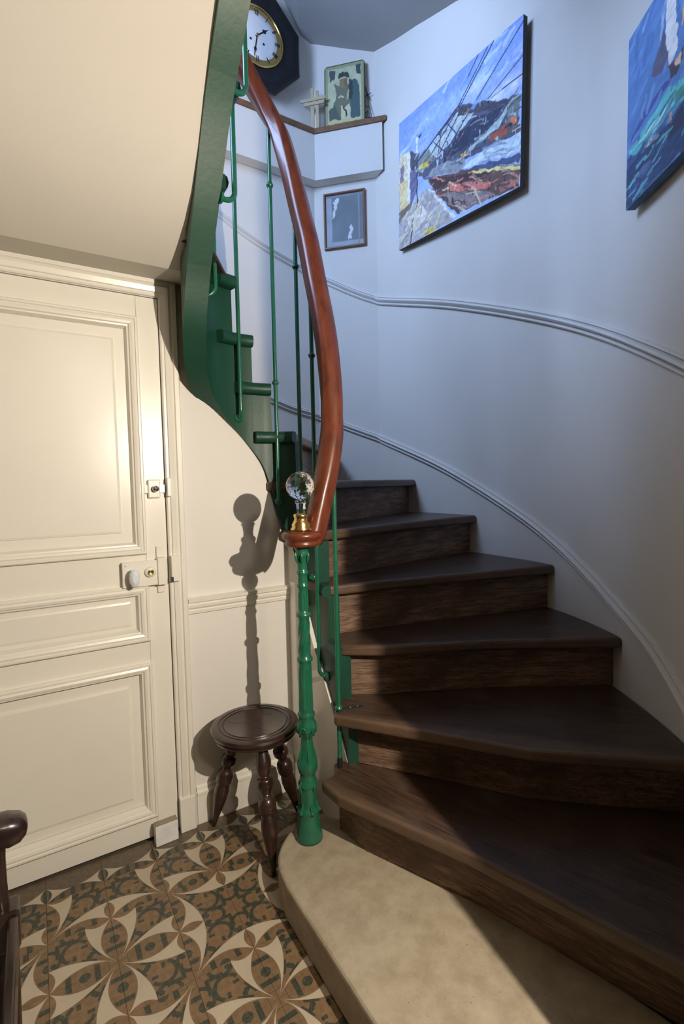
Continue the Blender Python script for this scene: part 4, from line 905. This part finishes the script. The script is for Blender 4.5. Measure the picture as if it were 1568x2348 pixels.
def canvas(name, label, TL, BL, TR, BR, depth, n, edge, fn, nx, ny):
    TL, BL, TR, BR = [np.array(p, float) for p in (TL, BL, TR, BR)]; n = np.array(n, float); n /= np.linalg.norm(n)
    t = thing(name, label, 'painting', tuple((BL+BR)/2))
    bk = [p-n*depth for p in (BL, BR, TR, TL)]; ft = [p-n*.0006 for p in (BL, BR, TR, TL)]
    b = MB(); b.add(ft+bk, [(0, 1, 2, 3), (7, 6, 5, 4), (0, 4, 5, 1), (1, 5, 6, 2), (2, 6, 7, 3), (3, 7, 4, 0)]); b.build('stretcher', edge, t)
    picture('painted_canvas', 'oil', t, TL, BL, TR, BR, nx, ny, fn); return t
a1, a2, a3, a4 = (1.972, 2.441, 3.455), (1.972, 2.461, 2.723), (1.94, 1.522, 3.357), (1.94, 1.542, 2.631)
canvas('canvas_painting', 'large oil painting of a railway station roof and tracks under blue sky', a1, a2, a3, a4, .026, (-1, .034, 0), 'canvas_edge_black', station, 300, 240)
dS = np.array((-.562, -.827, 0)); nS = np.array((-.827, .562, 0)); B0 = np.array((1.727, .947, 2.192)); T0 = np.array((1.722, .940, 2.725))
canvas('canvas_painting', 'blue oil painting of white sails on the sea at the upper right edge', T0, B0, T0+dS*.75, B0+dS*.75, .030, nS, 'canvas_edge_blue', sea, 260, 200)
# framed print on the diagonal wall
nA = np.array((-1, -1, 0))/2**.5; eA = np.array((1, -1, 0))/2**.5
fp = thing('framed_print', 'small brown-framed grey print of two white figures below the ledge', 'picture', (1.85, 2.87, 2.87))
o0 = np.array((1.849, 2.875, 2.873))+nA*.004; hw, hh = .141, .362
def A_(u, z, d): return tuple(o0+eA*u+np.array((0, 0, z))+nA*d)
R = [[A_(-hw+q, q, d), A_(hw-q, q, d), A_(hw-q, hh-q, d), A_(-hw+q, hh-q, d)] for q, d in ((.0, 0), (0, .014), (.003, .018), (.010, .018), (.014, .012), (.014, .004))]
b = MB(); b.rings(R, False, cap=False); b.add([A_(-hw, 0, 0), A_(hw, 0, 0), A_(hw, hh, 0), A_(-hw, hh, 0)], [(0, 1, 2, 3)]); b.build('picture_frame', 'framewood', fp)
def prnt(U, V):
    ny, nx = U.shape; C = np.empty((*U.shape, 3)); C[:] = albedo((96, 110, 130))
    C[(U < .16) | (V < .10)] = albedo((138, 152, 178)); C[(U > .86) & (U < .90)] = albedo((120, 132, 150)); C[V > .95] = albedo((110, 124, 146))
    C *= (1+.2*(vnoise(nx, ny, 8, 10)-.5)[..., None])
    Uw, Vw = warp(U, V, .05, 30); wh = albedo((205, 210, 222))
    for pts in ([(.20, .87), (.27, .93), (.36, .93), (.35, .86), (.31, .83), (.30, .72), (.25, .66), (.23, .58), (.17, .56), (.20, .65), (.22, .75)],
                [(.62, .36), (.68, .40), (.72, .34), (.71, .24), (.66, .20), (.68, .13), (.60, .12), (.58, .20), (.64, .27)]): C[inpoly(Uw, Vw, pts)] = wh
    return np.clip(C, .005, .9)
q = .013
picture('print', 'print', fp, A_(-hw+q, hh-q, .005), A_(-hw+q, q, .005), A_(hw-q, hh-q, .005), A_(hw-q, q, .005), 90, 110, prnt)
b = MB(); b.add([A_(-hw+q, q, .009), A_(hw-q, q, .009), A_(hw-q, hh-q, .009), A_(-hw+q, hh-q, .009)], [(0, 1, 2, 3)]); b.build('glass', 'pane', fp)
# painted plaque standing on the ledge, leaning back
pq = thing('painted_plaque', 'old painted wooden plaque with two dark-robed figures on the ledge', 'plaque', (1.80, 2.80, 3.617))
pc = np.array((1.838, 2.887-.058, 3.6175)); 
def Q_(u, z, d): return tuple(pc+eA*u+np.array((0, 0, z))+nA*(d-z*.055))
PW, PH = .134, .405
rc = []
for cx_, cz_, a0 in ((PW-.02, .008, -90), (PW-.02, PH-.022, 0), (-PW+.02, PH-.022, 90), (-PW+.02, .008, 180)):
    for k in range(5):
        a = math.radians(a0+22.5*k); rr = .02 if cz_ > .1 else .008; rx = .02; rc.append((cx_+rx*math.cos(a), max(0, cz_+rr*math.sin(a))))
b = MB(); n = len(rc); b.add([Q_(u, z, .0) for u, z in rc]+[Q_(u, z, .018) for u, z in rc], [list(range(n))[::-1], list(range(n, 2*n))]+[(i, (i+1) % n, (i+1) % n+n, i+n) for i in range(n)])
b.build('board', paint('plaque_edge_wood', (.07, .035, .022), .6), pq)
def icon(U, V):
    ny, nx = U.shape; C = np.empty((*U.shape, 3)); C[:] = albedo((150, 160, 145)); C *= (1+.3*(vnoise(nx, ny, 12, 14)-.5)[..., None])
    Uw, Vw = warp(U, V, .035, 22); br = (U < .07) | (U > .93) | (V < .06) | (V > .95); C[br] = albedo((122, 132, 110))
    for col, pts in [((62, 72, 88), [(.10, .93), (.27, .92), (.25, .80), (.12, .74)]), ((58, 66, 78), [(.78, .95), (.92, .95), (.92, .80), (.82, .80)]),
        ((60, 80, 92), [(.62, .74), (.78, .73), (.88, .62), (.90, .10), (.66, .10), (.64, .35), (.58, .5)]), ((45, 58, 66), [(.62, .72), (.72, .70), (.70, .40), (.60, .42), (.58, .55)]),
        ((92, 98, 92), [(.22, .70), (.40, .66), (.60, .66), (.60, .45), (.66, .34), (.50, .24), (.40, .10), (.12, .10), (.20, .34), (.30, .52)]), ((70, 82, 84), [(.10, .28), (.24, .36), (.34, .22), (.40, .08), (.10, .08)]),
        ((50, 58, 62), [(.33, .78), (.38, .86), (.50, .88), (.60, .85), (.62, .77), (.50, .80)]), ((112, 104, 84), [(.37, .77), (.58, .78), (.56, .64), (.46, .60), (.38, .66)]), ((96, 88, 74), [(.48, .74), (.58, .74), (.57, .64), (.49, .64)]),
        ((168, 168, 148), [(.40, .34), (.52, .30), (.62, .34), (.60, .12), (.50, .18), (.46, .08), (.40, .12)]), ((150, 150, 120), [(.58, .58), (.62, .58), (.60, .42), (.56, .42)]), ((165, 165, 140), [(.34, .49), (.50, .50), (.50, .47), (.34, .465)]),
        ((42, 52, 60), [(.46, .32), (.50, .32), (.58, .16), (.55, .12)]), ((160, 160, 130), [(.08, .09), (.2, .12), (.5, .10), (.92, .09), (.92, .05), (.08, .05)])]: C[inpoly(Uw, Vw, pts)] = albedo(col)
    return np.clip(C, .005, .9)
picture('painted_face', 'icon', pq, Q_(-PW+.006, PH-.008, .0186), Q_(-PW+.006, .004, .0186), Q_(PW-.006, PH-.008, .0186), Q_(PW-.006, .004, .0186), 100, 130, icon)
# pale slatted cross beside it
cxo = np.array((1.66, 2.955, 3.6165)); cr_ = thing('slatted_cross', 'pale wooden double-lath cross beside the painted plaque', 'cross', tuple(cxo))
def K_(u, z, d): return tuple(cxo+eA*u+np.array((0, 0, z))+nA*d)
def lath(name, u0, u1, z0, z1, d0, d1):
    b = MB(); b.add([K_(u, z, d) for d in (d0, d1) for u, z in ((u0, z0), (u1, z0), (u1, z1), (u0, z1))], [(0, 1, 2, 3), (7, 6, 5, 4), (0, 4, 5, 1), (1, 5, 6, 2), (2, 6, 7, 3), (3, 7, 4, 0)]); b.build(name, 'palewood', cr_, bevel=.0015)
lath('upright', -.004, .018, 0, .255, 0, .009); lath('upright', .030, .050, 0, .235, 0, .009); lath('crossbar', -.072, .100, .170, .190, .0092, .017); lath('crossbar', -.045, .09, .145, .166, .0092, .017)
# twigs behind the plaque
tg = thing('dried_twigs', 'dark dried twigs leaning behind the right side of the plaque', 'twigs', (1.955, 2.745, 3.6165))
def T_(u, z, d=0.0): return tuple(np.array((1.942, 2.778, 3.6165))+eA*u+np.array((0, 0, z))+nA*d)
for P in ([(-.02, .0, .055), (-.03, .22, .02), (-.045, .42, .012)], [(.075, 0, .03), (.045, .13, .02), (.02, .26, .014), (-.03, .40, .01)], [(-.02, .05, .04), (.01, .17, .02), (.062, .20, .02)], [(-.01, .14, .03), (.03, .12, .02), (.05, .11, .02)],
          [(.005, .06, .03), (.04, .09, .02), (.03, .055, .02), (.06, .05, .02)], [(-.02, .25, .02), (.0, .28, .015), (.02, .25, .015)], [(-.02, .18, .02), (.02, .23, .015), (.05, .165, .015)], [(-.025, .33, .014), (-.005, .31, .014), (.01, .33, .012)]):
    b = MB(); b.tube([T_(*p) for p in cr(P, 5)], .0022, 6); b.build('twig', 'twig', tg)
# wall clock
KY = 2.94; KX, KZ, KA = 1.285, 4.035, .292
ck = thing('wall_clock', 'black octagonal wall clock with white Roman-numeral dial', 'clock', (KX, 3.02, KZ))
def octo(r, y): return [(KX+r/math.cos(math.pi/8)*math.cos(math.pi/8+k*math.pi/4), y, KZ+r/math.cos(math.pi/8)*math.sin(math.pi/8+k*math.pi/4)) for k in range(8)]
b = MB(); b.rings([octo(.235, 3.02), octo(.235, KY+.03), octo(KA, KY+.03), octo(KA, KY+.012), octo(KA-.012, KY), octo(.24, KY), octo(.20, KY+.010), octo(.19, KY+.010)], False, cap=False); b.add(octo(.19, KY+.010), [list(range(8))]); b.build('case', 'black', ck)
DRD = .168
b = MB(); b.lathe([(DRD-.004, -.002), (DRD+.008, -.002), (DRD+.009, .004), (DRD+.003, .011), (DRD-.003, .010), (DRD-.004, .004)], 64, (KX, KY+.008, KZ), (0, -1, 0)); b.build('bezel', 'brass', ck)
b = MB(); b.lathe([(0, 0), (DRD, 0), (DRD, .004), (DRD*.6, .006), (0, .007)], 64, (KX, KY+.009, KZ), (0, -1, 0)); dial = b.build('dial', 'dial', ck)
def flat(name, poly, y, mat='ink', ang=0, parent=dial):
    ca, sa = math.cos(-ang), math.sin(-ang); b = MB(); b.solid([(x*ca-z*sa, x*sa+z*ca) for x, z in poly], (KX, y, KZ), (1, 0, 0), (0, 0, 1), (0, -1, 0), .0012); return b.build(name, mat, parent)
ROM = ['XII', 'I', 'II', 'III', 'IIII', 'V', 'VI', 'VII', 'VIII', 'IX', 'X', 'XI']
for h, txt in enumerate(ROM):                # numerals stand radially, feet to the centre
    wd = {'I': .0062, 'V': .015, 'X': .015}; tot = sum(wd[c] for c in txt); x = -tot/2; b = MB(); ang = -h*math.pi/6; r0, r1 = .118, .152; yk = KY+.0043
    ca, sa = math.cos(ang), math.sin(ang)
    def st(x0, xa, x1, xb, w_):
        poly = [(x0-w_/2, r0), (x0+w_/2, r0), (x1+w_/2, r1), (x1-w_/2, r1)]
        b.solid([(p*ca-q_*sa, p*sa+q_*ca) for p, q_ in poly], (KX, yk, KZ), (1, 0, 0), (0, 0, 1), (0, -1, 0), .0012)
    for c in txt:
        w_ = wd[c]; m = x+w_/2
        if c == 'I': st(m, 0, m, 0, .0040)
        if c == 'V': st(m, 0, x+.002, 0, .0042); st(m, 0, x+w_-.002, 0, .0022)
        if c == 'X': st(x+w_-.002, 0, x+.002, 0, .0042); st(x+.002, 0, x+w_-.002, 0, .0022)
        x += w_
    b.build('numeral', 'ink', dial)
flat('hour_hand', [(-.004, -.012), (.004, -.012), (.004, .05), (.014, .062), (.004, .076), (0, .098), (-.004, .076), (-.014, .062), (-.004, .05)], KY+.0028, ang=math.radians(50), parent=ck)
flat('minute_hand', [(-.0035, -.015), (.0035, -.015), (.003, .07), (.009, .085), (.003, .10), (0, .143), (-.003, .10), (-.009, .085), (-.003, .07)], KY+.0012, ang=math.radians(190), parent=ck)
b = MB(); b.lathe([(0, 0), (.007, 0), (.006, .004), (0, .005)], 14, (KX, KY+.0005, KZ), (0, -1, 0)); b.build('hand_boss', 'brass', ck)
for s in (-1, 1):
    b = MB(); b.lathe([(.003, 0), (.0075, 0), (.0075, .0015), (.003, .0016)], 14, (KX+s*.042, KY+.0035, KZ-.035), (0, -1, 0)); b.build('winding_hole', 'ink', dial)
# wall sconce in the hall (the warm lamp)
sn = thing('wall_sconce', 'small wall sconce lighting the hall, just out of view', 'lamp', (.85, LAMP[1], 1.5))
b = MB(); b.lathe([(0, 0), (.045, 0), (.045, .008), (.02, .014), (0, .014)], 20, (.851, LAMP[1], 1.50), (-1, 0, 0)); b.build('backplate', 'brass', sn)
b = MB(); b.tube([(.838, LAMP[1], 1.50), (.79, LAMP[1], 1.495), (LAMP[0], LAMP[1], 1.51), (LAMP[0], LAMP[1], 1.545)], .006, 8); b.build('arm', 'brass', sn)
b = MB(); b.lathe([(.010, 1.54), (.014, 1.545), (.014, 1.553), (0, 1.553)], 14, (LAMP[0], LAMP[1], 0)); b.build('bulb_holder', 'brass', sn)
l = bpy.data.lights.new('sconce_light', 'POINT'); l.energy = LAMP_W; l.color = LAMP_C; l.shadow_soft_size = .008
lo = bpy.data.objects.new('sconce_light', l); COL.objects.link(lo); lo.location = (LAMP[0], LAMP[1], LAMP[2])
# pendant added out of view in the hall to soften the newel and ball shadow
PX, PY, PZ = .505, -1.42, 2.38
pn = thing('shadow_fill_pendant', 'small unseen hanging lamp added behind the viewer to soften shadows', 'lamp', (PX, PY, 3.22))
b = MB(); b.tube([(PX, PY, 3.22), (PX, PY, 2.9), (PX, PY, 2.46)], .003, 6); b.build('cord', 'iron', pn)
b = MB(); b.lathe([(.03, 3.20), (.05, 3.219), (0, 3.2195)], 16, (PX, PY, 0)); b.build('ceiling_rose', 'brass', pn)
b = MB(); b.lathe([(.015, 2.46), (.03, 2.455), (.10, 2.43), (.102, 2.427), (.03, 2.448), (.012, 2.452)], 24, (PX, PY, 0)); b.build('lamp_shade', 'brass', pn)
l = bpy.data.lights.new('shadow_fill_light', 'POINT'); l.energy = FILL_W; l.color = LAMP_C; l.shadow_soft_size = .12
lo = bpy.data.objects.new('shadow_fill_light', l); COL.objects.link(lo); lo.location = (PX, PY, PZ)
